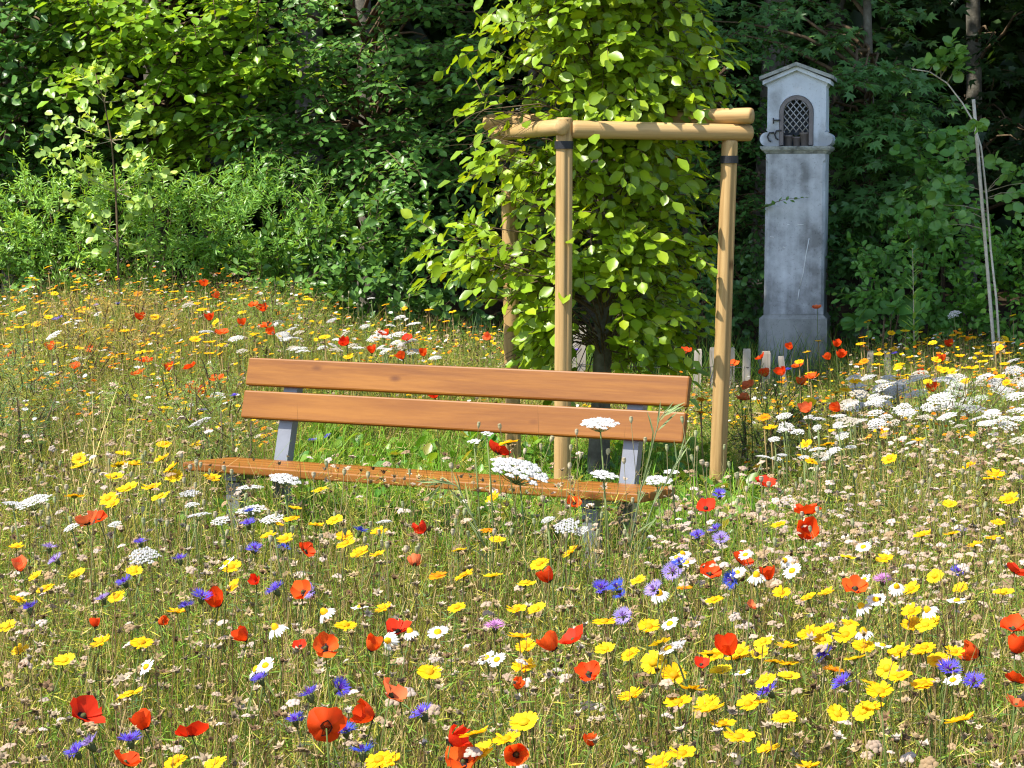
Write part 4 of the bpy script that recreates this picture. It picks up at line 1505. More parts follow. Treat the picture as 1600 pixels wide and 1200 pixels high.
def where(p):
    x, y = p[0], p[1]
    u, v = bench_uv(x, y)
    if y < 4.4:
        return 'in the dry foreground meadow well short of the bench'
    if y < 8.6 and v < 0.2:
        if u < -1.0:
            return 'in the meadow off the bench end away from the stakes'
        if u > 1.0:
            return 'in the meadow off the bench end towards the stakes'
        return 'in the meadow just in front of the bench'
    if x < -1.0:
        return 'on the grassy rise behind the bench'
    if x < 0.15:
        return 'between the bench and the bramble hedge'
    if x < 1.25:
        return 'round the foot of the hornbeam stakes'
    if y < 12.2 and x > 1.7:
        return 'in the thick white yarrow patch'
    if x < 2.55:
        return 'in the flowers before the shrine'
    return 'near the foot of the leaning cane'


def tilt_mat(amount, lean=0.25):
    """heads nod at random and lean to the sun and the viewer"""
    ax = rng.normal(0, amount, 2) + np.array([-0.6, -0.55]) * lean * rng.uniform(0.2, 1.4)
    ang = min(1.35, math.hypot(*ax))
    return Matrix.Rotation(ang, 4, Vector((-ax[1], ax[0], 0.0001)).normalized()) @ Matrix.Rotation(rng.uniform(0, 6.28), 4, 'Z')


ONE_CACHE = {}


def flower(name, label, cat, group, p, parts, one, key, stem, size, tilt, near=8.0, stem_col=STEM_G):
    """p: centre of the head in the world. parts: list of (part name, mesh, local matrix)"""
    gz = float(ground(p[0], p[1]))
    h = max(0.05, p[2] - gz)
    head = Matrix.Translation((0, 0, h)) @ tilt @ Matrix.Diagonal((size, size, size, 1))
    if p[1] < near:
        t = thing(name, label, cat, (p[0], p[1], gz), 0, group)
        st = STEMS[stem][int(rng.integers(0, 3))]
        link('stem', st, t, Matrix.Diagonal((1, 1, h, 1)) @ Matrix.Rotation(rng.uniform(0, 6.28), 4, 'Z'))
        for nm, me, mt in parts:
            link(nm, me, t, head @ mt)
        return t
    # small in the picture: one mesh, made once for each kind and height class
    hc = round(h / 0.12) * 0.12 + 0.04
    tv = int(rng.integers(0, 4))
    kk = (key, round(hc, 2), tv)
    if kk not in ONE_CACHE:
        g = Geo().join(tube([(0.0, 0.0, -hc), (0.015, 0.0, -hc * .5), (0, 0, 0)], 0.0022, 4, stem_col))
        g.join(one, tilt_mat(0.12, 0.35 + 0.12 * tv))
        ONE_CACHE[kk] = g.mesh(name, 'petal')
    o = link(name, ONE_CACHE[kk])
    o.location = p
    o.scale = (size, size, 1.0)
    o.rotation_euler = (0, 0, rng.normal(0, 0.5))
    return tag(o, label, cat, group)


ID = Matrix.Identity(4)


def dedupe(pts, r=5.0):
    out = []
    for p in pts:
        if all((p[0] - q[0]) ** 2 + (p[1] - q[1]) ** 2 > r * r for q in out):
            out.append(p)
    return out


def head_point(px, py, d=None, h=None):
    if d is not None:
        return at(px, py, d)
    h = h if h is not None else rng.normal(0.50, 0.035)
    p = on_meadow(px, py, h)
    u, v = bench_uv(p[0], p[1])
    if -1.05 < u < 1.05 and -0.06 < v < 0.62:                  # never inside the bench: stand in front of it
        r = ray(px, py)
        d = p[1]
        while -1.05 < u < 1.05 and v > -0.10 and d > 3:
            d -= 0.05
            u, v = bench_uv(r[0] * d / r[1], d)
        p = at(px, py, d)
    return p


marigolds = [(26, 854), (116, 775), (169, 779), (176, 787), (199, 763), (236, 761), (251, 775), (120, 898), (71, 919), (28, 936), (11, 979), (157, 1003), (32, 1016), (101, 1032), (202, 1084), (221, 1004),
             (210, 893), (276, 955), (499, 765), (461, 794), (431, 817), (456, 810), (493, 820), (446, 842), (420, 837), (523, 812), (538, 838), (540, 849), (562, 864), (589, 866), (592, 831), (182, 932), (362, 886), (364, 917),
             (540, 977), (274, 1190), (336, 1192), (592, 1187), (56, 900), (714, 949), (777, 844), (717, 859), (684, 900), (762, 828), (843, 881), (770, 778), (819, 1042), (944, 971), (1014, 979), (946, 1014), (984, 1022), (987, 1086), (1059, 1097),
             (819, 1129), (740, 1147), (751, 1176), (791, 1155), (605, 1190), (1066, 1177), (1068, 919), (811, 994), (822, 1010), (807, 952), (838, 952), (599, 950), (770, 900), (725, 898), (822, 911), (892, 862), (1021, 1035), (1032, 1005),
             (997, 906), (671, 1050), (1221, 926), (1262, 934), (1291, 926), (1424, 920), (1501, 919), (1461, 900), (1523, 851), (1441, 836), (1484, 788), (1577, 780), (1559, 816), (1217, 819), (1424, 955), (1568, 926), (1187, 1020), (1229, 1009), (1232, 1037),
             (1232, 1057), (1285, 999), (1291, 982), (1349, 1009), (1336, 1029), (1126, 1048), (1407, 1056), (1386, 1044), (1442, 1067), (1375, 1080), (1364, 1069), (1169, 1099), (1129, 1131), (1154, 1151), (1201, 1170), (1349, 1112), (1499, 1125), (1491, 1018),
             (1407, 1016), (1302, 1046), (1326, 975), (1326, 870), (1382, 873), (1553, 840), (1486, 834), (1030, 1192), (1262, 1196), (1116, 937), (1116, 1024), (1204, 668), (1259, 694), (1294, 694), (1266, 720), (1377, 673), (1435, 687), (1544, 661), (1555, 741),
             (1550, 748), (1390, 717), (1514, 726), (1356, 502), (1583, 493), (1261, 550), (1279, 533), (1249, 565), (1343, 569), (1350, 564), (1373, 553), (1349, 527), (1345, 537), (1439, 535), (1521, 527), (1499, 520), (1555, 535), (1403, 575), (1416, 586), (1517, 574), (1476, 578),
             (1544, 556), (1536, 565), (1499, 556), (1321, 609), (1266, 628), (1306, 613), (1266, 583), (1221, 597), (1096, 624), (1094, 644), (1193, 652), (1216, 636), (1336, 596), (50, 434), (56, 437), (52, 448), (75, 417), (81, 452), (85, 459), (120, 441), (130, 447), (119, 453), (62, 471),
             (70, 474), (33, 483), (25, 485), (5, 491), (128, 486), (72, 487), (31, 511), (40, 508), (14, 541), (52, 534), (11, 562), (200, 469), (216, 459), (272, 456), (297, 456), (242, 453), (206, 478), (344, 476), (325, 468), (308, 474), (341, 485), (363, 460), (414, 467), (437, 467), (481, 468), (473, 477),
             (205, 516), (164, 513), (130, 522), (305, 530), (220, 550), (178, 558), (191, 553), (272, 570), (256, 694), (259, 637), (287, 639), (270, 666), (306, 695), (123, 716), (125, 728), (192, 709), (186, 727), (211, 725), (253, 716), (267, 731), (272, 745), (178, 745), (331, 747), (200, 759),
             (97, 572), (58, 591), (219, 537), (602, 476), (632, 482), (670, 484), (707, 487), (697, 502), (507, 527), (545, 557), (795, 691, 6.25)]
orange_at = {(684, 900), (762, 828), (1068, 919), (1302, 1046), (200, 469), (216, 459), (297, 456), (206, 478), (1221, 597), (1096, 624), (1193, 652), (1343, 569), (1350, 564), (1094, 644)}
far_y = []
for _ in range(70):
    far_y.append((rng.uniform(1370, 1600), rng.uniform(515, 605)) if rng.random() < 0.55 else (rng.uniform(0, 420), rng.uniform(455, 570)))
far_y += [(rng.uniform(1050, 1500), rng.uniform(965, 1130)) for _ in range(28)]
marigolds = dedupe(marigolds + far_y, 6)
for q in marigolds:
    p = head_point(*q)
    orange = (q[0], q[1]) in orange_at
    ci = 4 + int(rng.integers(0, 2)) if orange else int(rng.choice([0, 1, 2, 3], p=[0.38, 0.3, 0.16, 0.16]))
    nm, a, b, c, one = MAR[ci]
    sz = rng.uniform(0.95, 1.25) if q[1] > 780 else rng.uniform(1.15, 1.55)
    flower('marigold', f'{nm} daisy-like marigold {where(p)}', 'flower', 'yellow marigolds in the meadow', p, [('corolla', a, ID), ('disc', b, ID), ('calyx', c, ID)], one, 'mar%d' % ci,
           'green' if rng.random() < .6 else 'straw', sz, tilt_mat(0.20, 0.45), 8.0, STEM_S)

poppies = [(137, 819), (154, 814), (32, 892), (476, 862), (401, 911), (341, 947), (474, 926), (248, 974), (386, 999), (508, 1014), (469, 1010), (579, 1016), (128, 1121), (227, 1140), (300, 1151), (510, 1138), (583, 1121), (150, 980), (195, 1194),
           (648, 883), (860, 909), (897, 788), (867, 1016), (897, 1002), (920, 1054), (609, 1089), (704, 1162), (807, 1179), (725, 1192), (924, 1166), (665, 831), (807, 1076), (622, 988), (1096, 1039), (1262, 804), (1255, 840), (1109, 898), (1103, 795), (1336, 921),
           (1156, 879), (1202, 906), (1172, 949), (1583, 984), (1585, 1022), (1587, 1067), (1587, 1104), (1531, 1022), (1142, 1022), (1585, 896), (1073, 550), (1144, 571), (1307, 542), (1277, 482), (1247, 574), (1251, 602), (1197, 589), (1221, 586), (1313, 559), (1296, 562),
           (1262, 644), (1311, 642), (1442, 587), (1456, 612), (1270, 591), (1159, 625), (1172, 604), (1482, 541), (1471, 565), (1043, 567), (1193, 758), (319, 447), (341, 466), (397, 479), (412, 486), (346, 522), (378, 509), (416, 511), (428, 522), (78, 547), (142, 550), (116, 575),
           (19, 556), (228, 566), (216, 586), (264, 579), (298, 575), (339, 594), (300, 605), (308, 614), (319, 617), (328, 501), (220, 500), (542, 539), (600, 527), (637, 531), (581, 552), (630, 561), (662, 556), (765, 530), (845, 550), (680, 622), (778, 709, 6.28), (1190, 560), (1236, 545)]
for q in dedupe(poppies, 5):
    p = head_point(*q)
    big = q[1] > 770
    k = int(rng.choice(8, p=[.22, .2, .14, .12, .1, .08, .07, .07]))
    shade, lab, petals, cap, one = POP[k]
    sz = rng.uniform(0.74, 1.0) if big else rng.uniform(0.95, 1.3)
    if (q[0], q[1]) in ((401, 911), (150, 980), (469, 1010), (807, 1076), (248, 974), (1096, 1039), (1172, 949), (924, 1166)):
        sz *= 0.55
    if (q[0], q[1]) in ((1262, 804), (1255, 840), (128, 1121), (510, 1138)):
        sz = 1.4 if q[1] < 900 else 1.15
    flower('poppy', f'{shade} {lab} poppy {where(p)}', 'poppy', 'red poppies in the meadow', p,
           [('petal', me, Matrix.Translation((0, 0, z)) @ Matrix.Rotation(a, 4, 'Z')) for me, a, z in petals] + [('capsule', cap, ID)], one, 'pop%d' % k, 'green', sz, tilt_mat(0.45, 0.25), 8.0)

cornflowers = [(77, 857), (88, 876), (281, 875), (388, 820), (442, 858), (398, 859), (431, 923), (487, 924), (161, 937), (47, 952), (195, 911), (315, 934), (292, 949), (407, 1063), (141, 1164), (120, 1177), (461, 1127), (566, 1177), (484, 1087), (529, 1076), (204, 1159),
               (562, 831), (540, 1144), (219, 849), (939, 921), (965, 919), (971, 934), (974, 964), (1051, 894), (1062, 881), (1090, 838), (661, 1117), (1023, 922), (1124, 774), (1092, 839), (1126, 843), (1118, 829), (1504, 831), (1497, 894), (1482, 1048), (1523, 1067), (1202, 1082),
               (1319, 1069), (1291, 1024), (366, 619), (316, 642), (489, 689), (513, 682), (184, 475), (94, 497), (86, 500), (150, 478), (700, 575), (1232, 578), (1398, 553), (900, 548), (390, 800), (1145, 906)]
for q in dedupe(cornflowers, 5):
    p = head_point(*q, h=0.30) if q[:2] in ((489, 689), (513, 682)) else head_point(*q)
    k = int(rng.choice(6, p=[.32, .28, .12, .12, .08, .08]))
    shade, a, b, one = CF[k]
    flower('cornflower', f'{shade} cornflower {where(p)}', 'cornflower', 'cornflowers in the meadow', p, [('corolla', a, ID), ('calyx', b, ID)], one, 'cf%d' % k, 'fine', rng.uniform(1.05, 1.4), tilt_mat(0.3, 0.6), 8.0)
for (x, y), lab in (((773, 980), 'pink scabious-like tuft flower above a thin stem in the dry foreground meadow'), ((1379, 907), 'small pink tuft flower among the white daisies')):
    p = head_point(x, y)
    flower('scabious', lab, 'flower', None, p, [('corolla', PINK_M, ID), ('calyx', CF[0][2], ID)], PINK, 'sc', 'fine', 1.25, tilt_mat(0.1, 0.4), 9.0)

daisies = [(508, 958), (562, 949), (431, 982), (401, 1046), (229, 1042), (641, 988), (607, 1001), (684, 988), (1047, 975), (1044, 1014), (777, 1031), (1227, 876), (1152, 896), (1182, 900), (1238, 892), (1349, 855), (1351, 906), (1369, 937), (1347, 949),
           (1401, 917), (1450, 954), (1349, 988), (1379, 1009), (1495, 939), (1165, 867), (1489, 1063), (1067, 866), (1058, 872), (1072, 880), (415, 1040), (355, 880), (1030, 928), (1160, 1052), (760, 1028)]
for q in daisies:
    p = head_point(*q)
    k = int(rng.choice(4, p=[.35, .35, .15, .15]))
    lab, a, b, one = DAI[k]
    flower('oxeye_daisy', f'white oxeye daisy with {lab} rays {where(p)}', 'daisy', 'oxeye daisies in the meadow', p, [('corolla', a, ID), ('disc', b, ID)], one, 'da%d' % k, 'green', rng.uniform(0.9, 1.2), tilt_mat(0.2, 0.6), 9.0)

# flat white umbels: (px, py, width in pixels[, distance])
umbels = [(52, 786, 55), (20, 788, 30), (311, 806, 34), (296, 772, 30), (225, 870, 46), (394, 799, 44), (390, 765, 40), (425, 812, 36), (112, 825, 26), (180, 820, 20), (345, 815, 28), (300, 790, 22), (886, 823, 40), (856, 813, 22), (601, 817, 24), (909, 830, 22), (314, 661, 36), (141, 616, 16), (173, 616, 15), (339, 618, 22),
          (294, 478, 18), (322, 519, 22), (84, 525, 26), (34, 491, 18), (37, 454, 14), (153, 491, 14), (123, 503, 16), (105, 505, 14), (122, 561, 16), (77, 584, 18), (203, 641, 14), (325, 675, 14), (450, 530, 16), (466, 547, 26), (369, 530, 24), (378, 550, 18), (580, 467, 12), (625, 497, 18), (570, 511, 16), (585, 529, 24), (620, 524, 28), (645, 550, 22), (600, 547, 22), (560, 545, 18), (520, 540, 16), (632, 538, 24), (680, 560, 20), (610, 510, 16),
          (1356, 591, 26), (1379, 598, 24), (1435, 595, 34), (1476, 595, 36), (1521, 604, 32), (1401, 612, 38), (1379, 623, 30), (1431, 617, 34), (1469, 625, 40), (1487, 615, 28), (1465, 640, 34), (1521, 640, 36), (1500, 612, 30), (1562, 610, 26), (1585, 580, 30), (1589, 621, 34), (1326, 632, 28), (1367, 647, 28), (1345, 659, 22),
          (1225, 651, 24), (1229, 668, 26), (1277, 655, 24), (1247, 676, 22), (1210, 687, 18), (1277, 704, 26), (1491, 492, 20), (1581, 565, 22), (1562, 539, 18), (1193, 715, 22), (1311, 651, 22), (1397, 662, 20), (1424, 692, 16), (1410, 640, 30), (1445, 655, 26), (1550, 650, 28), (1540, 590, 28), (1570, 655, 22), (1600, 600, 26), (1340, 612, 26), (1310, 668, 18), (1500, 668, 20),
          (1590, 690, 24), (1255, 700, 20), (1052, 1012, 44)]
umbels += [(rng.uniform(1310, 1600), rng.uniform(585, 672), rng.uniform(18, 32)) for _ in range(62)] + [(rng.uniform(430, 690), rng.uniform(500, 556), rng.uniform(14, 24)) for _ in range(22)] + [(rng.uniform(1180, 1330), rng.uniform(640, 720), rng.uniform(14, 24)) for _ in range(16)]
for q in umbels:
    x, y, w = q[:3]
    p = head_point(x, y)
    k = int(rng.choice(4, p=[.4, .3, .12, .18]))
    me, sp_, one, shade = UMB[k]
    R_ = w * p[1] / FPX / 2
    ro = tilt_mat(0.14, 0.35)
    far = p[1] >= 8.0
    if far:
        o = link('white_umbel', me)
        gz = float(ground(p[0], p[1]))
        t = thing('yarrow', f'{shade} flat-topped yarrow {where(p)}', 'yarrow', (p[0], p[1], gz), 0, 'white yarrow in the meadow')
        o.name = 'umbel'
        o.parent = t
        h = p[2] - gz
        o.matrix_local = Matrix.Translation((0, 0, h)) @ ro @ Matrix.Diagonal((R_, R_, R_, 1))
        link('stem', STEMS['thick'][0], t, Matrix.Diagonal((1, 1, h - R_ * 0.3, 1)))
    else:
        flower('yarrow', f'{shade} flat-topped yarrow {where(p)}', 'yarrow', 'white yarrow in the meadow', p, [('umbel', me, ID), ('spoke', sp_, ID)], one, 'um%d' % k, 'thick', R_, ro, 99)
# the big umbels in front of the bench: each little umbel is a part
for (x, y, w, d, n, dh, tx, lab) in ((812, 738, 92, 6.05, 34, 0.22, 0.30, 'largest white wild carrot umbel, tilted, in front of the bench seat'),
                                     (938, 663, 56, 6.15, 26, 0.10, 0.02, 'tall white wild carrot umbel in front of the lower backrest slat'),
                                     (943, 743, 40, 6.10, 22, 0.12, 0.15, 'half-open white wild carrot umbel below the tall one'),
                                     (1027, 752, 42, 6.2, 22, 0.20, 0.0, 'domed white wild carrot umbel at the seat end'),
                                     (1049, 738, 22, 6.25, 14, 0.15, 0.0, 'small white wild carrot umbel beyond the seat end'),
                                     (761, 679, 18, 6.3, 12, 0.4, 0.1, 'round little white umbel before the lower backrest slat'),
                                     (741, 691, 20, 6.3, 12, 0.3, -0.1, 'loose little white umbel under the lower backrest slat'),
                                     (445, 750, 46, 6.3, 22, 0.15, 0.2, 'white wild carrot umbel under the seat edge near the bench leg')):
    p = at(x, y, d)
    gz = float(ground(p[0], d))
    t = thing('wild_carrot', lab, 'wild carrot', (p[0], d, gz))
    R_ = w * d / FPX / 2
    h = p[2] - gz
    head = Matrix.Translation((0, 0, h)) @ Matrix.Rotation(tx, 4, 'Y') @ Matrix.Rotation(0.16, 4, 'X') @ Matrix.Diagonal((R_, R_, R_, 1))
    lay = umbel_layout(n, dh, int(x))
    for i, (a, b, c, s) in enumerate(lay):
        rr = 1.08 / math.sqrt(n) * s
        link('umbellet', UML_M[i % 2], t, head @ Matrix.Translation((a, b, c)) @ Matrix.Diagonal((rr, rr, rr, 1)))
    link('spoke', umbel_spokes(lay).mesh('spoke', 'blade'), t, head)
    link('stem', STEMS['thick'][0], t, Matrix.Diagonal((1, 1, h - 0.3 * R_, 1)))

# a grey-green stalk with narrow leaves leaning across the bench end, and a second before the big umbel
for pts, lab in (([(985, 850), (1000, 770), (1015, 715), (1030, 655), (1042, 640)], 'grey-green narrow-leaved stalk leaning across the bench end'),
                 ([(760, 860), (735, 800), (715, 760), (700, 752), (680, 758)], 'bent grey-green stalk in front of the seat edge'),
                 ([(990, 880), (1020, 790), (1050, 740), (1066, 700)], 'leafy grey-green stalk beside the bench end')):
    t = thing('leafy_stalk', lab, 'plant')
    path = np.array([at(x, y, 6.1) for x, y in pts])
    b = path[0].copy()
    b[2] = float(ground(b[0], b[1])) - 0.02
    path = np.concatenate([[b], path])
    link('stem', tube(path, np.linspace(0.0030, 0.0013, len(path)), 6, (0.2, 0.25, 0.12)).mesh('stem', 'blade'), t)
    L = Leaves()
    for i in range(1, len(path)):
        for k in range(5):
            f = rng.random()
            o = path[i - 1] * (1 - f) + path[i] * f
            if o[2] < 0.3:
                continue
            dd = unit(path[i] - path[i - 1]) + rng.normal(0, 0.28, 3)
            L.add(o, dd, rng.normal(0, 0.5, 3) + np.array([0, -1, 0.3]), rng.uniform(0.05, 0.10))
    build_leaves(t, L, 'needle', (0.24, 0.31, 0.13), 60, behind=False, mat='blade')

# dried seed heads and poppy capsules, each one a thing as far as they can be told apart
def dry_one(name, g, key, hc, col, mat='dry'):
    kk = (key, hc)
    if kk not in ONE_CACHE:
        q = Geo().join(tube([(0.02, 0.01, -hc), (0.012, -0.01, -hc * .5), (0, 0, -0.004)], [0.0016, 0.0013, 0.0011], 4, col, False)).join(g)
        ONE_CACHE[kk] = q.mesh(name, mat)
    return ONE_CACHE[kk]


spots = dedupe([(rng.uniform(-10, 1610), 1215 - 420 * rng.random() ** 0.8) for _ in range(420)], 14)[:290]
shade_n = ['bleached', 'straw-coloured', 'grey-beige', 'brown']
for x, y in spots:
    p = head_point(x, y, None, rng.uniform(0.34, 0.52))
    k = int(rng.choice(4, p=[.36, .28, .22, .14]))
    gz = float(ground(p[0], p[1]))
    o = link('dried_seed_head', dry_one('dried_seed_head', STAR[k], 'star%d' % k, round(max(0.1, p[2] - gz) / 0.05) * 0.05, STEM_B if rng.random() < .6 else STEM_S))
    s = rng.uniform(0.8, 1.25)
    o.location = p
    o.scale = (s, s, 1)
    o.rotation_euler = (rng.normal(0, 0.15), rng.normal(0, 0.15), rng.uniform(0, 6.28))
    tag(o, f'{shade_n[k]} star-shaped dried seed head {where(p)}', 'seed head', 'dried seed heads in the foreground meadow')
caps = [(748, 664, 6.3), (781, 667, 6.3), (901, 675, 6.25), (986, 656, 6.2), (1066, 656, 6.3), (1087, 678, 6.3), (1042, 700, 6.2), (845, 698, 6.2), (862, 686, 6.3), (892, 700, 6.1), (1064, 709, 6.2), (1081, 716, 6.2), (1097, 723, 6.3), (1008, 688, 6.3), (975, 720, 6.1), (820, 705, 6.2), (907, 712, 6.0), (890, 728, 6.0), (950, 706, 6.2),
        (510, 725, 6.3), (538, 738, 6.2), (575, 742, 6.2), (350, 732, 6.4), (362, 738, 6.3), (490, 742, 6.3), (640, 738, 6.3), (690, 752, 6.2), (705, 728, 6.2)]
caps += [(rng.uniform(1080, 1600), rng.uniform(690, 850)) for _ in range(70)] + [(rng.uniform(0, 330), rng.uniform(700, 830)) for _ in range(45)] + [(rng.uniform(330, 1080), rng.uniform(775, 860)) for _ in range(45)] + [(rng.uniform(420, 640), rng.uniform(452, 490)) for _ in range(14)]
for q in caps:
    p = head_point(*q) if len(q) == 3 else head_point(q[0], q[1], None, rng.uniform(0.46, 0.58))
    k = int(rng.integers(0, 3))
    gz = float(ground(p[0], p[1]))
    o = link('poppy_capsule', dry_one('poppy_capsule', CAPS[k], 'cap%d' % k, round(max(0.1, p[2] - gz) / 0.05) * 0.05, (0.27, 0.24, 0.11)))
    s = rng.uniform(0.85, 1.25)
    o.location = p
    o.scale = (s, s, s if p[1] < 0 else 1.15)
    o.rotation_euler = (rng.normal(0, 0.10), rng.normal(0, 0.10), rng.uniform(0, 6.28))
    lab = 'pale oval poppy seed capsule '
    tag(o, lab + ('standing before the bench slats' if len(q) == 3 else where(p)), 'seed capsule', 'poppy seed capsules on bare stalks')

# ------------------------------------------------------------------ meadow growth nobody could count
def cover(n, d0, d1, margin=0.7, power=1.0, seed=0):
    """ground points under the part of the meadow in view and a step beyond it"""
    q = np.random.default_rng(seed)
    d = (d0 ** power + (d1 ** power - d0 ** power) * q.random(n)) ** (1 / power)
    x = q.uniform(-1, 1, n) * (0.262 * d + margin)
    return np.stack([x, d, ground(x, d)], 1)


def tops(P):
    """how high the growth stands: low under and behind the bench and round the tree, high elsewhere"""
    u, v = bench_uv(P[:, 0], P[:, 1])
    h = np.full(len(P), 0.47) + 0.05 * np.sin(P[:, 0] * 2.3 + 1) * np.cos(P[:, 1] * 1.9)
    clump = np.sin(P[:, 0] * 5.1 + 2.0 * np.sin(P[:, 1] * 2.7)) * np.sin(P[:, 1] * 4.3 + 1.5 * np.sin(P[:, 0] * 3.1))
    h = h + 0.06 * clump
    h = h + 0.12 * sst(-0.9, -1.6, P[:, 0]) * sst(7.6, 8.6, P[:, 1]) * (0.6 + 0.6 * clump)
    pal = sst(0.0, 0.5, P[:, 0]) * sst(2.5, 2.0, P[:, 0]) * sst(10.0, 11.5, P[:, 1])
    h = h * (1 - pal) + 0.22 * pal
    h = h + 0.07 * (np.abs(u) < 1.1) * (v < -0.12) * (v > -0.9)
    under = (np.abs(u) < 1.0) & (v > -0.12) & (v < 0.5)
    h = np.where(under, 0.30, h)
    pit = (P[:, 1] < 10.6) & (v >= 0.42) & (P[:, 0] > -1.05) & (P[:, 0] < 1.12)
    pitf = sst(-1.15, -0.7, P[:, 0]) * sst(1.6, 1.1, P[:, 0]) * sst(11.6, 10.4, P[:, 1]) * (v >= 0.42)
    h = np.where(v >= 0.42, h * (1 - pitf) + 0.24 * pitf, h)
    return h, pit | under


def ribbons(P, H, lean, width, c0, c1, seg=4, curl=1.6):
    n = len(P)
    an = rng.uniform(0, 2 * math.pi, n)
    W = np.stack([np.cos(an), np.sin(an), np.zeros(n)], 1) * (width / 2)[:, None]
    t = np.linspace(0, 1, seg + 1)
    V = np.zeros((n, (seg + 1) * 2, 3))
    C = np.zeros((n, (seg + 1) * 2, 3))
    for i, k in enumerate(t):
        c = P + np.concatenate([lean * k ** curl, (H * k)[:, None]], 1)
        w = W * (1 - 0.85 * k ** 2)
        V[:, 2 * i] = c - w
        V[:, 2 * i + 1] = c + w
        C[:, 2 * i] = C[:, 2 * i + 1] = c0 * (1 - k) + c1 * k
    base = np.arange(n)[:, None, None] * (seg + 1) * 2
    q = np.array([(2 * i, 2 * i + 1, 2 * i + 3, 2 * i + 2) for i in range(seg)])
    return Geo().add(V.reshape(-1, 3), (q[None] + base).reshape(-1, 4), C.reshape(-1, 3))


def palette(n, cols, probs, var=0.25):
    c = np.array(cols)[rng.choice(len(cols), n, p=probs)]
    return np.clip(c * rng.uniform(1 - var, 1 + var, (n, 1)), 0, 1)


def stuff(name, g, mat, label, cat):
    tag(link(name, g.mesh(name, mat)), label, cat, None, 'stuff')


OLIVE, FRESH, YELG, STR, BRN = (0.26, 0.255, 0.045), (0.16, 0.28, 0.028), (0.45, 0.42, 0.055), (0.56, 0.42, 0.18), (0.24, 0.145, 0.065)
# green and straw blades
P = cover(68000, 2.1, 14.6, 1.7, 1.25, 1)
h, low = tops(P)
n = len(P)
far = sst(7.0, 9.5, P[:, 1])
cA = palette(n, [OLIVE, FRESH, YELG, STR], [.30, .28, .26, .16])
cB = palette(n, [FRESH, OLIVE, YELG, STR], [.42, .26, .22, .10])
patch = 0.5 + 0.5 * np.sin(P[:, 0] * 2.3 + np.sin(P[:, 1] * 1.9)) * np.sin(P[:, 1] * 2.1 + 1.3)
green = (rng.random(n) < np.where(low, 1.0, 0.15 + 0.55 * patch + 0.2 * far))[:, None]
c = np.where(green, cB, cA)
H = h * rng.uniform(0.35, 0.98, n)
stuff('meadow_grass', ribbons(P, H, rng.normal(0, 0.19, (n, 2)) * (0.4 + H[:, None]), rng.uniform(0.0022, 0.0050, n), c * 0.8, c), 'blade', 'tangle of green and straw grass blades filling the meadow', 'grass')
# bare dry stems
P = cover(22500, 2.1, 14.4, 1.7, 1.15, 2)
h, low = tops(P)
P = P[~low]
h = h[~low]
n = len(P)
c = palette(n, [STR, BRN, (0.24, 0.16, 0.07), OLIVE], [.34, .26, .22, .18])
H = h * rng.uniform(0.6, 1.10, n)
stuff('dry_stem_thicket', ribbons(P, H, rng.normal(0, 0.11, (n, 2)), rng.uniform(0.0018, 0.0030, n), c, c * 1.05, 3, 1.2), 'dry', 'thicket of thin dry flower stems in the meadow', 'dry stems')
# tall dark stems that stand above the rest
P = np.concatenate([cover(1300, 2.3, 6.4, 1.2, 1.2, 31), cover(900, 6.4, 13.5, 1.4, 1.0, 32)])
h, low = tops(P)
P, h = P[~low & (h > 0.36)], h[~low & (h > 0.36)]
n = len(P)
c = palette(n, [(0.10, 0.055, 0.025), (0.16, 0.10, 0.04), (0.13, 0.15, 0.04)], [.45, .3, .25])
stuff('tall_stem_stand', ribbons(P, h * rng.uniform(1.0, 1.3, n), rng.normal(0, 0.10, (n, 2)), rng.uniform(0.0028, 0.0040, n), c, c, 4, 1.1), 'dry', 'tall dark brown stems standing above the meadow', 'dry stems')
# feathery leaves of chamomile and the like
P = cover(13000, 2.3, 14.4, 1.6, 1.3, 3)
h, low = tops(P)
n, k = len(P), 26
Q = np.repeat(P, k, 0)
hh = np.repeat(h, k)
zz = rng.uniform(0.08, 0.92, n * k)
Q = Q + np.stack([rng.normal(0, 0.022, n * k), rng.normal(0, 0.022, n * k), hh * zz], 1)
D = rng.normal(0, 1, (n * k, 3)) * np.array([1, 1, 0.5]) + np.array([0, 0, 0.35])
R = frames(D, rng.normal(0, 1, (n * k, 3)))
cc = np.repeat(palette(n, [FRESH, OLIVE, YELG, (0.10, 0.19, 0.06), STR], [.44, .16, .20, .14, .06]), k, 0) * rng.uniform(0.8, 1.25, (n * k, 1))
pr = (np.array([(-0.035, 0, 0), (0.035, 0, 0), (0.02, 0.6, 0.03), (0, 1.0, -0.05)]), np.array([(0, 1, 2), (0, 2, 3)]), np.ones((4, 3)))
stuff('feathery_foliage', scatter(pr, Q, R, rng.uniform(0.018, 0.045, n * k), cc), 'blade', 'fine feathery green foliage between the meadow flowers', 'foliage')
# small dried heads beyond those that can be picked out
P = cover(19000, 2.2, 13.8, 1.6, 1.1, 4)
h, low = tops(P)
P, h = P[~low], h[~low]
n = len(P)
P[:, 2] += h * (1.04 - 0.6 * rng.random(n) ** 1.3)
tw = rng.normal(0, 0.35, (n, 3)) + np.array([0, 0, 1])
R = frames(np.cross(unit(tw), rng.normal(0, 1, (n, 3))), tw)
pro = star_head((1, 1, 1), 6, 0.0125)
V, T, C = pro.tris()
stuff('dried_flower_litter', scatter((V, T, C), P, R, rng.uniform(0.6, 1.45, n), palette(n, [BEIGE, STRAW, (0.36, 0.27, 0.17), BROWN], [.32, .30, .22, .16])), 'dry', 'countless small dried flower heads scattered through the meadow', 'dried flowers')
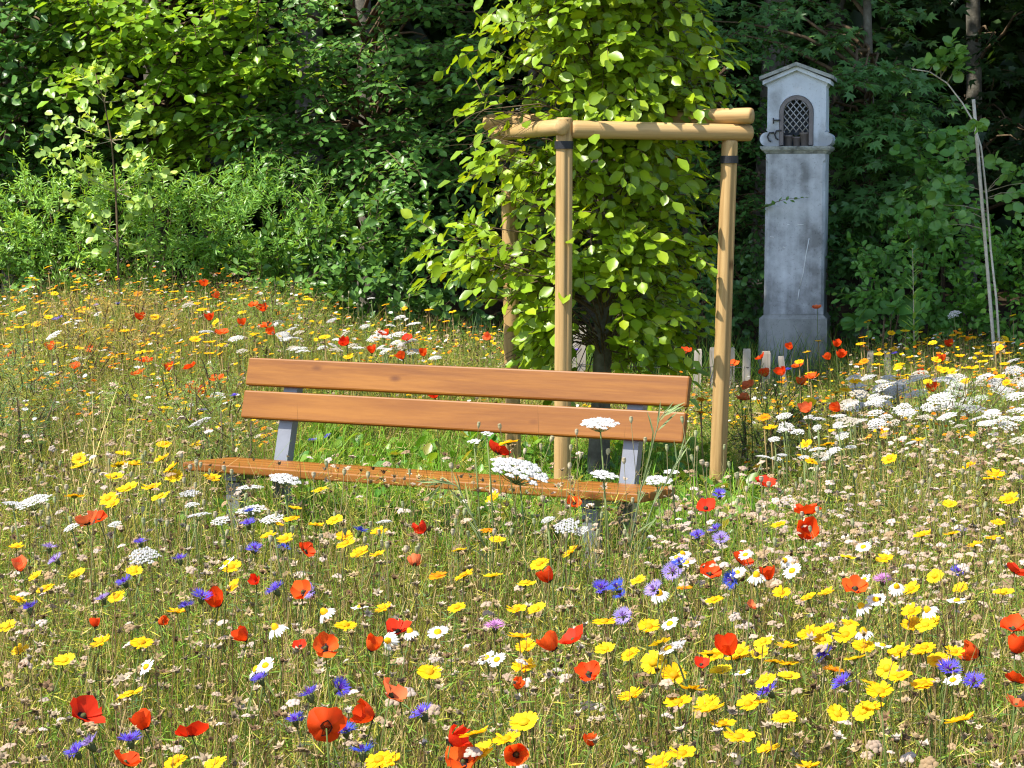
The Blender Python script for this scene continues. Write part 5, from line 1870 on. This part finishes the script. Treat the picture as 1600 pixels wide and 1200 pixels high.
# dried yarrow heads, thickest off the bench end towards the stakes
P = np.concatenate([cover(1700, 2.4, 9.5, 1.6, 1.3, 41), np.stack([rng.uniform(0.45, 2.4, 1100), rng.uniform(5.0, 8.6, 1100), np.zeros(1100)], 1)])
P[:, 2] = ground(P[:, 0], P[:, 1])
h, low = tops(P)
P, h = P[~low], h[~low]
n = len(P)
P[:, 2] += h * (1.08 - 0.35 * rng.random(n))
tw = rng.normal(0, 0.25, (n, 3)) + np.array([-0.1, -0.15, 1])
R = frames(np.cross(unit(tw), rng.normal(0, 1, (n, 3))), tw)
V, T, C = umbellet(1.0, 9, (1, 1, 1)).tris()
stuff('dried_yarrow_heads', scatter((V, T, C), P, R, rng.uniform(0.007, 0.017, n), palette(n, [(0.40, 0.30, 0.215), (0.47, 0.385, 0.32), (0.29, 0.20, 0.11)], [.4, .25, .35])), 'dry', 'countless pinkish-beige dried yarrow heads in the meadow', 'dried flowers')
# a sheaf of fallen straw off the bench end
Q0, Q1 = [], []
for k in range(46):
    x0 = rng.uniform(90, 210)
    a = at(x0, 735 + rng.uniform(-10, 25), 7.6 + rng.uniform(-.3, .3))
    b = at(x0 + rng.uniform(-60, 110), rng.uniform(585, 690), 7.9 + rng.uniform(-.3, .5))
    Q0.append(a)
    Q1.append(b)
Q0, Q1 = np.array(Q0), np.array(Q1)
Q0[:, 2] = ground(Q0[:, 0], Q0[:, 1])
c = palette(len(Q0), [STR, (0.40, 0.28, 0.12), BRN], [.5, .3, .2])
stuff('fallen_straw', ribbons(Q0, Q1[:, 2] - Q0[:, 2], (Q1 - Q0)[:, :2], np.full(len(Q0), 0.0038), c, c, 4, 1.2), 'dry', 'sheaf of leaning dry straw off the bench end away from the stakes', 'straw')
# tiny far flowers on the rise and along the wood edge
for nm, cnt, col, lab, xr in (('distant_yellow_flowers', 700, (0.80, 0.48, 0.006), 'haze of tiny yellow flowers over the far meadow', 1), ('distant_orange_flowers', 420, (0.80, 0.24, 0.006), 'haze of tiny orange flowers over the far meadow', 1), ('distant_white_flowers', 260, (0.74, 0.74, 0.70), 'speckle of tiny white flowers over the far meadow', 1)):
    P = cover(int(cnt * 2.5), 8.6, 13.9, 1.6, 1.0, 20 + cnt)
    h, low = tops(P)
    P, h = P[~low], h[~low]
    n = len(P)
    P[:, 2] += h * rng.uniform(0.8, 1.05, n)
    tw = rng.normal(0, 0.2, (n, 3)) + np.array([-0.15, -0.2, 1])
    R = frames(np.cross(unit(tw), rng.normal(0, 1, (n, 3))), tw)
    V, T, C = rays(9, 0.002, 0.015, 0.009, (1, 1, 1), 0.1, 0.0, False).tris()
    stuff(nm, scatter((V, T, C), P, R, rng.uniform(0.6, 1.1, n), palette(n, [col], [1.0], 0.15)), 'petal', lab, 'flowers')
# bushy feathery herbs off the bench end and on the rise
for (px, py, d, rx, rz_, lab, c) in ((20, 640, 8.9, .26, .26, 'blue-green feathery fennel-like clump at the meadow edge off the bench end', (0.13, 0.25, 0.09)),
                                    (95, 600, 9.9, .28, .22, 'yellow-green feathery clump on the rise behind the straw sheaf', (0.27, 0.31, 0.05)),
                                    (250, 640, 9.2, .25, .20, 'fresh green feathery clump between the straw sheaf and the bench', (0.20, 0.31, 0.04)),
                                    (345, 660, 8.4, .20, .20, 'grey-green feathery clump close behind the bench end', (0.19, 0.29, 0.07)),
                                    (180, 520, 11.6, .35, .20, 'dry golden feathery clump near the top of the rise', (0.42, 0.34, 0.10)),
                                    (430, 520, 12.0, .30, .18, 'green feathery clump below the bramble bush', (0.20, 0.30, 0.05)),
                                    (1190, 650, 9.9, .25, .18, 'dark green feathery clump beside the stakes', (0.13, 0.25, 0.035)),
                                    (1480, 660, 9.4, .25, .16, 'green feathery clump under the white yarrow', (0.16, 0.27, 0.045))):
    shrub('feathery_herb', lab, [(px, py, d, rx, rx * .8, rz_)], 0.034, 'needle', c, 0, 300, up=1.0, per_twig=14, twig=0.12, cat='plant')
# broad low leaves under the bench and round the stakes
P = cover(16000, 6.6, 11.0, 0.3, 1.0, 51)
h, low = tops(P)
P, h = P[low], h[low]
n = len(P)
c = palette(n, [(0.16, 0.36, 0.025), (0.24, 0.42, 0.04), FRESH], [.4, .3, .3])
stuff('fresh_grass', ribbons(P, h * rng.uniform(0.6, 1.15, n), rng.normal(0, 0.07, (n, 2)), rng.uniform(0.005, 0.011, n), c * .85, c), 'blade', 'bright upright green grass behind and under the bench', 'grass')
P = cover(2600, 6.6, 11.5, 0.3, 1.0, 5)
h, low = tops(P)
P, h = P[low], h[low]
n, k = len(P), 4
Q = np.repeat(P, k, 0)
an = rng.uniform(0, 6.28, n * k)
Q[:, 2] += np.repeat(h, k) * rng.uniform(0.1, 0.75, n * k)
D = np.stack([np.cos(an), np.sin(an), rng.uniform(0.3, 1.6, n * k)], 1)
Nn = np.stack([-np.cos(an) * .8, -np.sin(an) * .8, np.ones(n * k)], 1) + rng.normal(0, .2, (n * k, 3))
stuff('low_herb_leaves', scatter(PROTO['ovate_low'], Q, frames(D, Nn), rng.uniform(0.04, 0.10, n * k), palette(n * k, [FRESH, (0.07, 0.20, 0.02), OLIVE, (0.11, 0.25, 0.03)], [.35, .3, .15, .2])), 'leaf', 'low fresh green herb leaves under the bench and round the stakes', 'herbs')
# undergrowth along the wood edge
P = cover(10500, 13.6, 16.4, 2.6, 1.0, 6)
n = len(P)
c = palette(n, [FRESH, (0.05, 0.12, 0.02), OLIVE], [.4, .4, .2])
H = rng.uniform(0.15, 0.5, n)
stuff('wood_edge_grass', ribbons(P, H, rng.normal(0, 0.12, (n, 2)), rng.uniform(0.004, 0.010, n), c * .8, c), 'blade', 'rough green grass along the edge of the wood', 'grass')
